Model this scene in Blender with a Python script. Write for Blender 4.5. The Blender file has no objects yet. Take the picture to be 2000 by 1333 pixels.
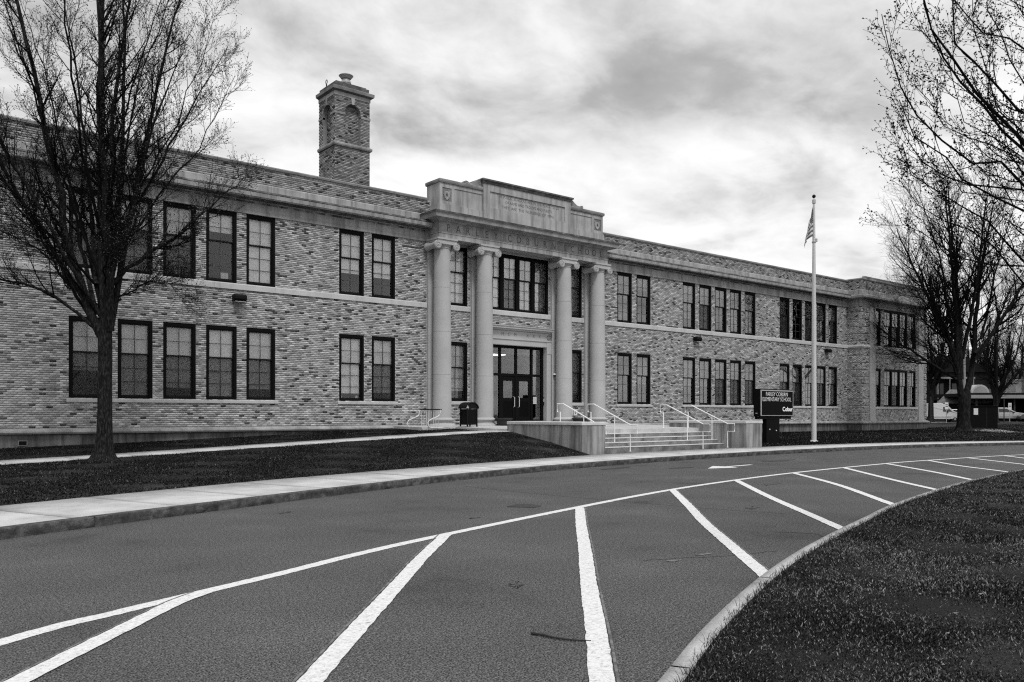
import bpy, bmesh, math, random
import numpy as np
from mathutils import Vector, Matrix

random.seed(7)
RNG = np.random.default_rng(11)
SC = bpy.context.scene
COL = SC.collection
R = math.radians
EYE = 1.6                      # eye height above the drive; heights h below are metres relative to the eye
def Z(h): return h + EYE

# ------------------------------------------------------------------ camera
TH = 0.884427                  # heading of the lens, measured from the facade direction (+X)
cam = bpy.data.cameras.new('camera'); camo = bpy.data.objects.new('camera', cam); COL.objects.link(camo)
cam.sensor_width = 36.0; cam.lens = 36.0 * 1632.15 / 2000.0
cam.shift_y = (809.59 - 666.5) / 2000.0
cam.clip_start = 0.05; cam.clip_end = 6000
camo.location = (0, 0, EYE); camo.rotation_euler = (R(90), 0, TH - R(90))
SC.camera = camo
RIGHT = Vector((math.sin(TH), -math.cos(TH), 0)); FWD = Vector((math.cos(TH), math.sin(TH), 0))

# ------------------------------------------------------------------ sky and sun
SUN_EL, SUN_AZ = R(56), R(252)          # direction towards the sun, azimuth from +X
world = bpy.data.worlds.new("World"); SC.world = world; world.use_nodes = True
wn = world.node_tree; wn.nodes.clear()
def N(t, kind, **kw):
    n = t.nodes.new(kind)
    for k, v in kw.items():
        if k.startswith('i_'):
            n.inputs[k[2:].replace('_', ' ')].default_value = v
        else: setattr(n, k, v)
    return n
def link(t, a, b): t.links.new(a, b)
def math_node(t, op, a, b=None, clamp=False):
    n = t.nodes.new('ShaderNodeMath'); n.operation = op; n.use_clamp = clamp
    for i, v in enumerate((a, b)):
        if v is None: continue
        if isinstance(v, (int, float)): n.inputs[i].default_value = v
        else: t.links.new(v, n.inputs[i])
    return n.outputs[0]
def ramp(t, fac, stops):
    n = t.nodes.new('ShaderNodeValToRGB')
    e = n.color_ramp.elements
    while len(e) < len(stops): e.new(0.5)
    for el, (p, c) in zip(e, stops):
        el.position = p; el.color = (c, c, c, 1) if isinstance(c, (int, float)) else c
    t.links.new(fac, n.inputs[0]); return n.outputs[0]
wo = N(wn, 'ShaderNodeOutputWorld'); wb = N(wn, 'ShaderNodeBackground')
sky = N(wn, 'ShaderNodeTexSky', sky_type='NISHITA', sun_disc=False)
sky.sun_elevation = SUN_EL; sky.sun_rotation = R(90) - SUN_AZ
bw = N(wn, 'ShaderNodeRGBToBW'); link(wn, sky.outputs[0], bw.inputs[0])
tc = N(wn, 'ShaderNodeTexCoord'); sep = N(wn, 'ShaderNodeSeparateXYZ'); link(wn, tc.outputs['Generated'], sep.inputs[0])
up = math_node(wn, 'MAXIMUM', sep.outputs[2], 0.0)
den = math_node(wn, 'ADD', up, 0.22)
cx = math_node(wn, 'DIVIDE', sep.outputs[0], den); cy = math_node(wn, 'DIVIDE', sep.outputs[1], den)
comb = N(wn, 'ShaderNodeCombineXYZ'); link(wn, cx, comb.inputs[0]); link(wn, cy, comb.inputs[1])
mp = N(wn, 'ShaderNodeMapping'); link(wn, comb.outputs[0], mp.inputs[0])
mp.inputs['Rotation'].default_value = (0, 0, R(-32)); mp.inputs['Scale'].default_value = (0.9, 1.05, 1); mp.inputs['Location'].default_value = (2.35, 0.9, 0)
n1 = N(wn, 'ShaderNodeTexNoise', i_Scale=1.15, i_Detail=7.0, i_Roughness=0.52, i_Distortion=0.5); link(wn, mp.outputs[0], n1.inputs['Vector'])
n2 = N(wn, 'ShaderNodeTexNoise', i_Scale=3.2, i_Detail=8.0, i_Roughness=0.55, i_Distortion=0.35); link(wn, mp.outputs[0], n2.inputs['Vector'])
n3 = N(wn, 'ShaderNodeTexNoise', i_Scale=8.5, i_Detail=6.0, i_Roughness=0.6, i_Distortion=0.4); link(wn, mp.outputs[0], n3.inputs['Vector'])
mixn = math_node(wn, 'ADD', math_node(wn, 'ADD', math_node(wn, 'MULTIPLY', n1.outputs[0], 0.50), math_node(wn, 'MULTIPLY', n2.outputs[0], 0.34)), math_node(wn, 'MULTIPLY', n3.outputs[0], 0.16))
def cloud_bank(acc, az_px, el_px, rad_az, rad_el, amount):
    """a darker or lighter cloud bank at a direction of the sky (soft, elongated)"""
    v = (FWD * 1.0 + RIGHT * az_px + Vector((0, 0, el_px))).normalized()
    tx = Vector((-v.y, v.x, 0)).normalized(); ty = v.cross(tx)
    def dot(w):
        n = wn.nodes.new('ShaderNodeVectorMath'); n.operation = 'DOT_PRODUCT'
        wn.links.new(tc.outputs['Generated'], n.inputs[0]); n.inputs[1].default_value = w; return n.outputs['Value']
    a = math_node(wn, 'DIVIDE', dot(tx), rad_az); b = math_node(wn, 'DIVIDE', dot(ty), rad_el)
    nn = math_node(wn, 'MULTIPLY', math_node(wn, 'SUBTRACT', n2.outputs[0], 0.5), 2.2)
    a = math_node(wn, 'ADD', a, nn); b = math_node(wn, 'ADD', b, math_node(wn, 'MULTIPLY', math_node(wn, 'SUBTRACT', n1.outputs[0], 0.5), 2.5))
    q = math_node(wn, 'ADD', math_node(wn, 'MULTIPLY', a, a), math_node(wn, 'MULTIPLY', b, b))
    g = math_node(wn, 'POWER', 2.718, math_node(wn, 'MULTIPLY', q, -1.0))
    g = math_node(wn, 'MULTIPLY', g, amount)
    return math_node(wn, 'ADD', acc, g)
acc = mixn
acc = cloud_bank(acc, 0.31, 0.43, 0.22, 0.060, -0.065)
acc = cloud_bank(acc, 0.16, 0.385, 0.13, 0.025, -0.05)
acc = cloud_bank(acc, -0.03, 0.37, 0.22, 0.060, -0.07)
acc = cloud_bank(acc, -0.12, 0.49, 0.30, 0.06, -0.045)
acc = cloud_bank(acc, 0.26, 0.30, 0.20, 0.04, 0.07)
acc = cloud_bank(acc, 0.42, 0.34, 0.07, 0.05, -0.10)
acc = cloud_bank(acc, 0.02, 0.325, 0.10, 0.018, -0.06)
acc = cloud_bank(acc, 0.30, 0.20, 0.16, 0.02, -0.035)
acc = cloud_bank(acc, -0.10, 0.29, 0.26, 0.03, 0.07)
acc = cloud_bank(acc, -0.20, 0.36, 0.12, 0.03, 0.08)
shade = ramp(wn, acc, [(0.20, 0.17), (0.35, 0.29), (0.43, 0.44), (0.50, 0.57), (0.58, 0.67), (0.68, 0.75)])
bwm = math_node(wn, 'MULTIPLY', math_node(wn, 'MINIMUM', bw.outputs[0], 2.5), 0.10)      # a little of the clear sky's own gradient
skyv = math_node(wn, 'ADD', math_node(wn, 'MULTIPLY', shade, 10.2), bwm)
link(wn, skyv, wb.inputs[0]); wb.inputs[1].default_value = 0.1
link(wn, wb.outputs[0], wo.inputs[0])

sun = bpy.data.lights.new('sun', 'SUN'); suno = bpy.data.objects.new('sun', sun); COL.objects.link(suno)
sun.energy = 1.5; sun.angle = R(14); sun.color = (1, 1, 1)
sd = Vector((math.cos(SUN_EL) * math.cos(SUN_AZ), math.cos(SUN_EL) * math.sin(SUN_AZ), math.sin(SUN_EL)))
suno.rotation_euler = sd.to_track_quat('Z', 'Y').to_euler(); suno.location = (0, -20, 60)
SC.view_settings.view_transform = 'Standard'; SC.view_settings.look = 'None'
SC.view_settings.exposure = 0.60; SC.view_settings.gamma = 1.0; SC.view_settings.use_curve_mapping = False
SC.render.engine = 'CYCLES'
SC.cycles.filter_width = 1.2; SC.cycles.max_bounces = 6; SC.cycles.transparent_max_bounces = 16; SC.cycles.use_denoising = False; SC.cycles.adaptive_threshold = 0.004; SC.cycles.sample_clamp_indirect = 3.0

# ------------------------------------------------------------------ materials (the place is photographed in black and white: every colour is a grey)
MATS = {}
def mat(name, base=0.3, rough=0.8, var=0.0, scale=4.0, detail=6.0, bump=0.0, bscale=60.0, spec=0.3, metal=0.0,
        stops=None, stretch=(1, 1, 1), speck=None, speck2=None, streak=None, attr=None, rnd=None, emit=None, alpha=None, coat=0.0):
    m = bpy.data.materials.new(name); MATS[name] = m; m.use_nodes = True
    t = m.node_tree; b = t.nodes['Principled BSDF']
    b.inputs['Roughness'].default_value = rough; b.inputs['Specular IOR Level'].default_value = spec
    b.inputs['Metallic'].default_value = metal; b.inputs['Coat Weight'].default_value = coat
    tcn = N(t, 'ShaderNodeTexCoord'); geo = N(t, 'ShaderNodeNewGeometry')
    mpn = N(t, 'ShaderNodeMapping'); link(t, geo.outputs['Position'], mpn.inputs[0]); mpn.inputs['Scale'].default_value = stretch
    col = None
    if attr:
        a = N(t, 'ShaderNodeAttribute', attribute_name=attr); col = a.outputs['Fac']
    elif rnd:
        oi = N(t, 'ShaderNodeObjectInfo'); col = ramp(t, oi.outputs['Random'], rnd)
    if var > 0 or stops:
        n = N(t, 'ShaderNodeTexNoise', i_Scale=scale, i_Detail=detail, i_Roughness=0.6); link(t, mpn.outputs[0], n.inputs['Vector'])
        v = ramp(t, n.outputs[0], stops) if stops else ramp(t, n.outputs[0], [(0.3, 1 - var), (0.7, 1 + var)])
        if stops and col is None: col = v
        else: col = math_node(t, 'MULTIPLY', v, col if col is not None else base)
    if col is None:
        r = N(t, 'ShaderNodeValue'); r.outputs[0].default_value = base; col = r.outputs[0]
    for sp_ in (speck, speck2):
        if not sp_: continue
        sc_, lo, hi, amt = sp_
        n = N(t, 'ShaderNodeTexNoise', i_Scale=sc_, i_Detail=2.0, i_Roughness=0.7); link(t, geo.outputs['Position'], n.inputs['Vector'])
        col = math_node(t, 'MULTIPLY', col, ramp(t, n.outputs[0], [(lo, 1 - amt), (hi, 1 + amt)]))
    if streak:
        fs, lo, hi, amt = streak           # vertical run-off stains
        mm = N(t, 'ShaderNodeMapping'); link(t, geo.outputs['Position'], mm.inputs[0]); mm.inputs['Scale'].default_value = (fs, fs, fs * 0.07)
        n = N(t, 'ShaderNodeTexNoise', i_Scale=1.0, i_Detail=5.0, i_Roughness=0.65); link(t, mm.outputs[0], n.inputs['Vector'])
        col = math_node(t, 'MULTIPLY', col, ramp(t, n.outputs[0], [(lo, 1 - amt), (hi, 1.0)]))
    link(t, col, b.inputs['Base Color'])
    if bump > 0:
        n = N(t, 'ShaderNodeTexNoise', i_Scale=bscale, i_Detail=6.0, i_Roughness=0.7); link(t, mpn.outputs[0], n.inputs['Vector'])
        bp = N(t, 'ShaderNodeBump', i_Strength=bump, i_Distance=0.02); link(t, n.outputs[0], bp.inputs['Height']); link(t, bp.outputs[0], b.inputs['Normal'])
    if emit:
        b.inputs['Emission Color'].default_value = (1, 1, 1, 1); b.inputs['Emission Strength'].default_value = emit
    return m
M = {}
M['asphalt'] = mat('asphalt', 0.073, 0.95, speck=(80, 0.40, 0.60, 0.85), stops=[(0.28, 0.055), (0.42, 0.078), (0.55, 0.086), (0.72, 0.104)], scale=0.55, detail=15, bump=0.15, bscale=60, spec=0.08, speck2=(26, 0.35, 0.65, 0.30))
M['oil'] = mat('oily_asphalt', 0.05, 0.85, speck=(80, 0.40, 0.60, 0.6), stops=[(0.35, 0.042), (0.6, 0.066)], scale=6)
M['patch'] = mat('dark_asphalt', 0.035, 0.7, var=0.3, scale=20, bump=0.4, bscale=150)
M['paint'] = mat('road_paint', 0.60, 0.85, stops=[(0.30, 0.12), (0.36, 0.42), (0.55, 0.54)], scale=26, detail=14, speck=(60, 0.30, 0.46, 0.28), bump=0.3, bscale=160)
M['paint_ghost'] = mat('faded_paint', 0.13, 0.85, stops=[(0.42, 0.08), (0.58, 0.17)], scale=9)
M['sidewalk'] = mat('concrete_paving', 0.5, 0.85, stops=[(0.28, 0.28), (0.44, 0.40), (0.54, 0.45), (0.75, 0.54)], scale=1.5, detail=13, speck=(50, 0.3, 0.7, 0.14), bump=0.25, bscale=60, spec=0.2)
M['joint'] = mat('joint', 0.26, 0.95, var=0.3, scale=6)
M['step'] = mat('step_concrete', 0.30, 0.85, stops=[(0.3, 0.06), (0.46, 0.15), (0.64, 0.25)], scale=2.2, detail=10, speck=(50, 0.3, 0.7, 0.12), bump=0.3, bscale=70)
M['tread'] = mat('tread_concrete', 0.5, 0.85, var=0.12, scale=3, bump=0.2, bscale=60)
M['cheek'] = mat('wall_concrete', 0.36, 0.85, stops=[(0.3, 0.18), (0.5, 0.30), (0.7, 0.38)], scale=0.8, detail=9, streak=(4.2, 0.36, 0.60, 0.62), bump=0.25, bscale=70)
M['cheek_cap'] = mat('cap_concrete', 0.50, 0.85, var=0.14, scale=2.5, detail=9, bump=0.2, bscale=60)
M['kerbstone'] = mat('granite', 0.11, 0.85, stops=[(0.3, 0.025), (0.5, 0.065), (0.7, 0.14)], scale=6, detail=10, speck=(90, 0.3, 0.7, 0.4), bump=0.9, bscale=30)
M['kerbconc'] = mat('kerb_concrete', 0.40, 0.85, stops=[(0.3, 0.18), (0.42, 0.34), (0.6, 0.42), (0.75, 0.52)], scale=2.2, detail=10, speck=(70, 0.3, 0.7, 0.2), bump=0.4, bscale=60)
M['soil'] = mat('turf_soil', 0.02, 0.95, stops=[(0.36, 0.004), (0.5, 0.012), (0.60, 0.030), (0.74, 0.07)], scale=1.1, detail=12, speck=(70, 0.42, 0.78, 0.8), bump=1.0, bscale=40)
M['grass'] = mat('grass_blade', 0.03, 0.9, attr='tone', spec=0.0)
M['brick'] = mat('face_brick', 0.33, 0.85, attr='tone', var=0.12, scale=30, bump=0.3, bscale=90, spec=0.1)
M['mortar'] = mat('mortar', 0.42, 0.95, var=0.12, scale=8)
M['dark_mortar'] = mat('sooty_mortar', 0.24, 0.95, var=0.2, scale=3)
M['stone'] = mat('limestone', 0.36, 0.85, stops=[(0.25, 0.26), (0.5, 0.35), (0.75, 0.42)], scale=1.2, detail=9, streak=(3.6, 0.36, 0.56, 0.42), bump=0.15, bscale=50, spec=0.2)
M['stone_clean'] = mat('column_limestone', 0.38, 0.85, stops=[(0.25, 0.34), (0.5, 0.385), (0.75, 0.42)], scale=1.0, detail=7, speck=(40, 0.3, 0.7, 0.04), bump=0.1, bscale=60, spec=0.2)
M['stone_sill'] = mat('sill_limestone', 0.46, 0.85, var=0.10, scale=2, detail=8, streak=(4, 0.3, 0.5, 0.15))
M['stone_dirty'] = mat('weathered_limestone', 0.30, 0.9, stops=[(0.25, 0.18), (0.5, 0.29), (0.75, 0.38)], scale=1.6, detail=10, streak=(2.2, 0.38, 0.56, 0.35), bump=0.2, bscale=50)
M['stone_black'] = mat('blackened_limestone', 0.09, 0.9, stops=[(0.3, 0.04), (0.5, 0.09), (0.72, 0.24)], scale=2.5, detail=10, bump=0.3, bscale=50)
M['stone_shade_grime'] = mat('shaded_grimy_limestone', 0.2, 0.9, stops=[(0.40, 0.05), (0.52, 0.16), (0.62, 0.32)], scale=3.0, detail=10, stretch=(1, 1, .3))  # stains and painted cornice shade in one colour
M['plinth'] = mat('foundation_concrete', 0.17, 0.9, stops=[(0.3, 0.10), (0.55, 0.17), (0.75, 0.24)], scale=1.2, detail=9, streak=(5, 0.38, 0.62, 0.6), bump=0.2, bscale=40)
M['carve_shade'] = mat('carving_shade_tone', 0.05, 0.95, stops=[(0.35, 0.03), (0.68, 0.13)], scale=5)  # dark tone that paints the shade inside carving
M['carve_shade_faint'] = mat('faint_carving_shade_tone', 0.07, 0.95, stops=[(0.35, 0.04), (0.62, 0.12)], scale=5)
M['coping'] = mat('coping_stone', 0.22, 0.9, stops=[(0.3, 0.10), (0.55, 0.2), (0.75, 0.28)], scale=1.4, detail=9)
M['frame'] = mat('dark_window_frame', 0.005, 0.6, spec=0.06)
M['sash'] = mat('dark_sash', 0.008, 0.5, spec=0.12)
M['muntin'] = mat('muntin_bar', 0.055, 0.5)
M['blind'] = mat('window_blind', 0.88, 0.9, var=0.06, scale=3, rnd=[(0, .62), (0.5, .84), (1, .93)])
M['blind_warm'] = mat('older_window_blind', 0.62, 0.9, var=0.10, scale=2)
M['blind_grey'] = mat('grey_window_blind', 0.42, 0.9, var=0.12, scale=3, rnd=[(0, .30), (1, .52)])
M['room'] = mat('room_interior', 0.015, 0.9, spec=0.0)
M['paper'] = mat('white_paper', 0.6, 0.9)
M['ink'] = mat('dark_print', 0.03, 0.8)
M['whitepaint'] = mat('white_gloss_paint', 0.78, 0.4, var=0.05, scale=9, spec=0.5)
M['pole'] = mat('pole_metal', 0.5, 0.4, var=0.06, scale=2, spec=0.5)
M['chrome'] = mat('galvanised_tube', 0.65, 0.4, metal=0.25)
M['blackmetal'] = mat('black_painted_metal', 0.006, 0.5, var=0.3, scale=12, spec=0.12)
M['darkbox'] = mat('dark_box_paint', 0.005, 0.6, var=0.2, scale=3, spec=0.05)
M['screenface'] = mat('sign_face', 0.003, 0.5, spec=0.05)
M['signtext'] = mat('sign_letter', 0.8, 0.6, emit=0.0)
M['led'] = mat('lit_led', 0.8, 0.6, emit=0.3)
M['lamp'] = mat('lit_ceiling_lamp', 0.8, 0.6, emit=1.6)
M['bark'] = mat('tree_bark', 0.03, 0.95, stops=[(0.34, 0.004), (0.5, 0.013), (0.68, 0.045)], scale=9, detail=9, stretch=(3, 3, 0.8), bump=1.0, bscale=22, spec=0.1)
M['darkbark'] = mat('dark_tree_bark', 0.02, 0.95, stops=[(0.32, 0.005), (0.5, 0.013), (0.7, 0.03)], scale=6, detail=9, stretch=(2, 2, .6), bump=0.8, bscale=12, spec=0.05)
M['twig'] = mat('twig_bark', 0.006, 0.9, spec=0.03)
M['bud'] = mat('tree_bud', 0.045, 0.8, spec=0.1, stops=[(0.42, 0.008), (0.6, 0.10)], scale=9)
M['branch'] = mat('branch_bark', 0.006, 0.95, var=0.4, scale=6, stretch=(2, 2, 1), spec=0.08)
M['whitevan'] = mat('white_car_paint', 0.5, 0.3, coat=0.6, spec=0.5)
M['silver'] = mat('silver_car_paint', 0.32, 0.35, metal=0.5, coat=0.6)
M['darkpaint'] = mat('dark_car_paint', 0.05, 0.3, coat=0.6)
M['tyre'] = mat('tyre_rubber', 0.012, 0.85)
M['rim'] = mat('wheel_rim', 0.4, 0.35, metal=0.7)
M['carglass'] = mat('car_glass', 0.01, 0.08, spec=0.6)
M['light_lens'] = mat('lamp_lens', 0.5, 0.2)
M['siding'] = mat('dark_siding', 0.014, 0.9, var=0.25, scale=2, spec=0.05)
M['palewall'] = mat('pale_render', 0.22, 0.9, var=0.15, scale=0.6)
M['roofing'] = mat('roof_shingle', 0.12, 0.9, stops=[(0.4, 0.07), (0.6, 0.15)], scale=3, stretch=(1, 1, 6))
M['darkroof'] = mat('dark_roofing', 0.012, 0.9, spec=0.05)
M['stickbark'] = mat('stick_bark', 0.02, 0.9)
M['leaf'] = mat('dry_leaf', 0.25, 0.9, rnd=[(0, 0.1), (1, 0.4)])
M['clay'] = mat('planter_clay', 0.03, 0.85, var=0.3, scale=8)
M['galv'] = mat('galvanised_duct', 0.4, 0.5, metal=0.4)

def glass_mat():
    m = bpy.data.materials.new('window_glass'); m.use_nodes = True; t = m.node_tree; t.nodes.clear()
    o = N(t, 'ShaderNodeOutputMaterial'); mx = N(t, 'ShaderNodeMixShader'); tr = N(t, 'ShaderNodeBsdfTransparent'); gl = N(t, 'ShaderNodeBsdfGlossy')
    tr.inputs[0].default_value = (0.97, 0.97, 0.97, 1); gl.inputs[0].default_value = (0.9, 0.9, 0.9, 1); gl.inputs['Roughness'].default_value = 0.02
    fr = N(t, 'ShaderNodeFresnel', i_IOR=1.5)
    geo = N(t, 'ShaderNodeNewGeometry'); n = N(t, 'ShaderNodeTexNoise', i_Scale=1.6, i_Detail=2.0); link(t, geo.outputs['Position'], n.inputs['Vector'])
    bp = N(t, 'ShaderNodeBump', i_Strength=0.12, i_Distance=0.004); link(t, n.outputs[0], bp.inputs['Height']); link(t, bp.outputs[0], gl.inputs['Normal'])
    link(t, math_node(t, 'MULTIPLY', fr.outputs[0], 0.9, True), mx.inputs[0]); link(t, tr.outputs[0], mx.inputs[1]); link(t, gl.outputs[0], mx.inputs[2]); link(t, mx.outputs[0], o.inputs[0])
    return m
M['glass'] = glass_mat()
def screen_mat():
    m = bpy.data.materials.new('insect_mesh'); m.use_nodes = True; t = m.node_tree; t.nodes.clear()
    o = N(t, 'ShaderNodeOutputMaterial'); mx = N(t, 'ShaderNodeMixShader'); tr = N(t, 'ShaderNodeBsdfTransparent'); df = N(t, 'ShaderNodeBsdfDiffuse')
    df.inputs[0].default_value = (0.03, 0.03, 0.03, 1); mx.inputs[0].default_value = 0.27
    link(t, tr.outputs[0], mx.inputs[1]); link(t, df.outputs[0], mx.inputs[2]); link(t, mx.outputs[0], o.inputs[0]); return m
M['screen'] = screen_mat()

# ------------------------------------------------------------------ object helpers
def tag(o, label=None, cat=None, group=None, kind=None):
    if label: o['label'] = label
    if cat: o['category'] = cat
    if group: o['group'] = group
    if kind: o['kind'] = kind
    return o
def empty(name, loc=(0, 0, 0), rz=0.0):
    o = bpy.data.objects.new(name, None); COL.objects.link(o); o.location = loc; o.rotation_euler = (0, 0, rz); o.empty_display_size = 0.3
    return o
def link_obj(name, me, parent=None, loc=None, rz=0.0):
    o = bpy.data.objects.new(name, me); COL.objects.link(o)
    if parent is not None:
        o.parent = parent
        if loc is None: o.matrix_parent_inverse = Matrix.Translation(parent.location).inverted() if parent.type == 'EMPTY' else Matrix.Identity(4)
    if loc is not None: o.location = loc
    o.rotation_euler = (0, 0, rz)
    return o
def np_mesh(name, V, Fq, m, smooth=False, tone=None):
    """mesh from arrays: V (n,3), Fq (f,3|4) ints"""
    me = bpy.data.meshes.new(name); V = np.asarray(V, dtype=np.float32); Fq = np.asarray(Fq, dtype=np.int32)
    k = Fq.shape[1]; nf = len(Fq)
    me.vertices.add(len(V)); me.vertices.foreach_set('co', V.ravel())
    me.loops.add(nf * k); me.loops.foreach_set('vertex_index', Fq.ravel())
    me.polygons.add(nf); me.polygons.foreach_set('loop_start', np.arange(0, nf * k, k, dtype=np.int32))
    if smooth: me.polygons.foreach_set('use_smooth', np.ones(nf, dtype=bool))
    me.update(calc_edges=True)
    if tone is not None:
        a = me.attributes.new('tone', 'FLOAT', 'FACE'); a.data.foreach_set('value', np.asarray(tone, dtype=np.float32))
    me.materials.append(m); return me
BOXF = np.array([[0, 3, 2, 1], [4, 5, 6, 7], [0, 1, 5, 4], [1, 2, 6, 5], [2, 3, 7, 6], [3, 0, 4, 7]])
class MB:
    """collects shapes (world coordinates) into one mesh"""
    def __init__(s): s.v = []; s.f = []
    def add(s, vs, fs):
        n = len(s.v); s.v += [tuple(p) for p in vs]; s.f += [tuple(i + n for i in f) for f in fs]; return s
    def box(s, x0, x1, y0, y1, z0, z1):
        if x0 > x1: x0, x1 = x1, x0
        if y0 > y1: y0, y1 = y1, y0
        if z0 > z1: z0, z1 = z1, z0
        return s.add([(x0, y0, z0), (x1, y0, z0), (x1, y1, z0), (x0, y1, z0), (x0, y0, z1), (x1, y0, z1), (x1, y1, z1), (x0, y1, z1)], BOXF.tolist())
    def lathe(s, cx, cy, prof, n=24, axis='z'):
        vs = []; fs = []; k = len(prof)
        for i in range(n):
            a = 2 * math.pi * i / n; c, q = math.cos(a), math.sin(a)
            for r, z in prof:
                if axis == 'z': vs.append((cx + r * c, cy + r * q, z))
                else: vs.append((cx + r * c, z, cy + r * q))          # axis y: cx=x, cy=z centre, profile z = y
        for i in range(n):
            j = (i + 1) % n
            for t in range(k - 1):
                fs.append((i * k + t, j * k + t, j * k + t + 1, i * k + t + 1))
        fs.append([i * k for i in range(n)][::-1]); fs.append([i * k + k - 1 for i in range(n)])
        return s.add(vs, fs)
    def tube(s, pts, r, n=8):
        pts = [Vector(p) for p in pts]; rr = r if isinstance(r, (list, tuple)) else [r] * len(pts)
        vs = []; fs = []
        for i, p in enumerate(pts):
            t = (pts[min(i + 1, len(pts) - 1)] - pts[max(i - 1, 0)]).normalized()
            ref = Vector((0, 0, 1)) if abs(t.z) < 0.9 else Vector((1, 0, 0))
            a = t.cross(ref).normalized(); b = t.cross(a)
            for j in range(n):
                an = 2 * math.pi * j / n; vs.append(p + (a * math.cos(an) + b * math.sin(an)) * rr[i])
        for i in range(len(pts) - 1):
            for j in range(n):
                k = (j + 1) % n; fs.append((i * n + j, i * n + k, (i + 1) * n + k, (i + 1) * n + j))
        fs.append(list(range(n))[::-1]); fs.append([(len(pts) - 1) * n + j for j in range(n)])
        return s.add(vs, fs)
    def prism(s, poly, fn0, fn1):
        """polygon (list of 2-tuples) mapped by fn0 / fn1 to two parallel 3D outlines"""
        n = len(poly); vs = [fn0(*p) for p in poly] + [fn1(*p) for p in poly]
        fs = [list(range(n))[::-1], [n + i for i in range(n)]] + [(i, (i + 1) % n, n + (i + 1) % n, n + i) for i in range(n)]
        return s.add(vs, fs)
    def wrap(s, prof, s0, s1, dF, dB):
        """moulding profile (outward offset, h) carried round left side, front and right side"""
        k = len(prof); vs = []
        for o, h in prof: vs.append((s0 - o, dB, Z(h)))
        for o, h in prof: vs.append((s0 - o, dF - o, Z(h)))
        for o, h in prof: vs.append((s1 + o, dF - o, Z(h)))
        for o, h in prof: vs.append((s1 + o, dB, Z(h)))
        fs = []
        for c in range(3):
            for i in range(k):
                j = (i + 1) % k
                fs.append((c * k + i, c * k + j, (c + 1) * k + j, (c + 1) * k + i)[::-1])
        fs.append(list(range(k))); fs.append([3 * k + i for i in range(k)][::-1])
        return s.add(vs, fs)
    def run(s, prof, s0, s1, d):
        k = len(prof); vs = [(s0, d - o, Z(h)) for o, h in prof] + [(s1, d - o, Z(h)) for o, h in prof]
        fs = [(i, (i + 1) % k, k + (i + 1) % k, k + i)[::-1] for i in range(k)] + [list(range(k)), [k + i for i in range(k)][::-1]]
        return s.add(vs, fs)
    def mesh(s, name, m, smooth=False):
        me = bpy.data.meshes.new(name); me.from_pydata(s.v, [], s.f)
        bm = bmesh.new(); bm.from_mesh(me); bmesh.ops.recalc_face_normals(bm, faces=bm.faces); bm.to_mesh(me); bm.free()
        if smooth:
            me.polygons.foreach_set('use_smooth', [True] * len(me.polygons))
            try: me.set_sharp_from_angle(angle=R(35))
            except Exception: pass
        me.materials.append(m); return me
    def build(s, name, m, parent=None, smooth=False, bevel=0.0):
        o = link_obj(name, s.mesh(name, m, smooth), parent)
        if bevel: 
            b = o.modifiers.new('bevel', 'BEVEL'); b.width = bevel; b.segments = 2; b.limit_method = 'ANGLE'
        return o
def catmull(pts, step=None, n=None):
    P = [np.array(p, float) for p in pts]; P = [2 * P[0] - P[1]] + P + [2 * P[-1] - P[-2]]; out = []
    for i in range(1, len(P) - 2):
        k = n or max(2, int(np.linalg.norm(P[i + 1] - P[i]) / step))
        for j in range(k):
            t = j / k; a, b, c, d = P[i - 1], P[i], P[i + 1], P[i + 2]
            out.append(0.5 * ((2 * b) + (-a + c) * t + (2 * a - 5 * b + 4 * c - d) * t * t + (-a + 3 * b - 3 * c + d) * t ** 3))
    out.append(P[-2]); return np.array(out)
def resample(poly, ds):
    poly = np.asarray(poly); L = np.r_[0, np.cumsum(np.linalg.norm(np.diff(poly, axis=0), axis=1))]
    n = max(2, int(round(L[-1] / ds)) + 1); q = np.linspace(0, L[-1], n)
    return np.stack([np.interp(q, L, poly[:, i]) for i in range(poly.shape[1])], 1)
def offset(poly, o):
    d = np.gradient(poly, axis=0); d /= np.linalg.norm(d, axis=1)[:, None]
    return poly + np.stack([-d[:, 1], d[:, 0]], 1) * o
def band(name, A, B, z, m, parent=None, thick=0.0, zb=None):
    """ribbon between two equally sampled ground lines"""
    n = len(A); zb = z if zb is None else zb
    z = np.broadcast_to(z, n); zb = np.broadcast_to(zb, n)
    V = np.vstack([np.c_[A, z], np.c_[B, zb]]); F = [(i, i + 1, n + i + 1, n + i) for i in range(n - 1)]
    F = [f[::-1] for f in F]
    if thick:
        V = np.vstack([V, V - [0, 0, thick]]); m2 = 2 * n
        F += [(i, m2 + i, m2 + i + 1, i + 1)[::-1] for i in range(n - 1)] + [(n + i, n + i + 1, m2 + n + i + 1, m2 + n + i)[::-1] for i in range(n - 1)]
        F += [(0, n, m2 + n, m2), (n - 1, m2 + n - 1, m2 + 2 * n - 1, 2 * n - 1)]
    me = np_mesh(name, V, F, m); 
    return link_obj(name, me, parent)
def text_mesh(body, size, m, extrude=0.002, thin=0.0, sx=1.0, spacing=1.0, align='CENTER'):
    cu = bpy.data.curves.new('letters', 'FONT'); cu.body = body; cu.size = size; cu.align_x = align; cu.align_y = 'CENTER'
    cu.extrude = extrude; cu.offset = thin; cu.space_character = spacing; cu.resolution_u = 3
    o = bpy.data.objects.new('letters', cu); COL.objects.link(o)
    dg = bpy.context.evaluated_depsgraph_get(); me = bpy.data.meshes.new_from_object(o.evaluated_get(dg))
    bpy.data.objects.remove(o); me.materials.clear(); me.materials.append(m)
    me.transform(Matrix.Diagonal((sx, 1, 1, 1))); return me
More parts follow.
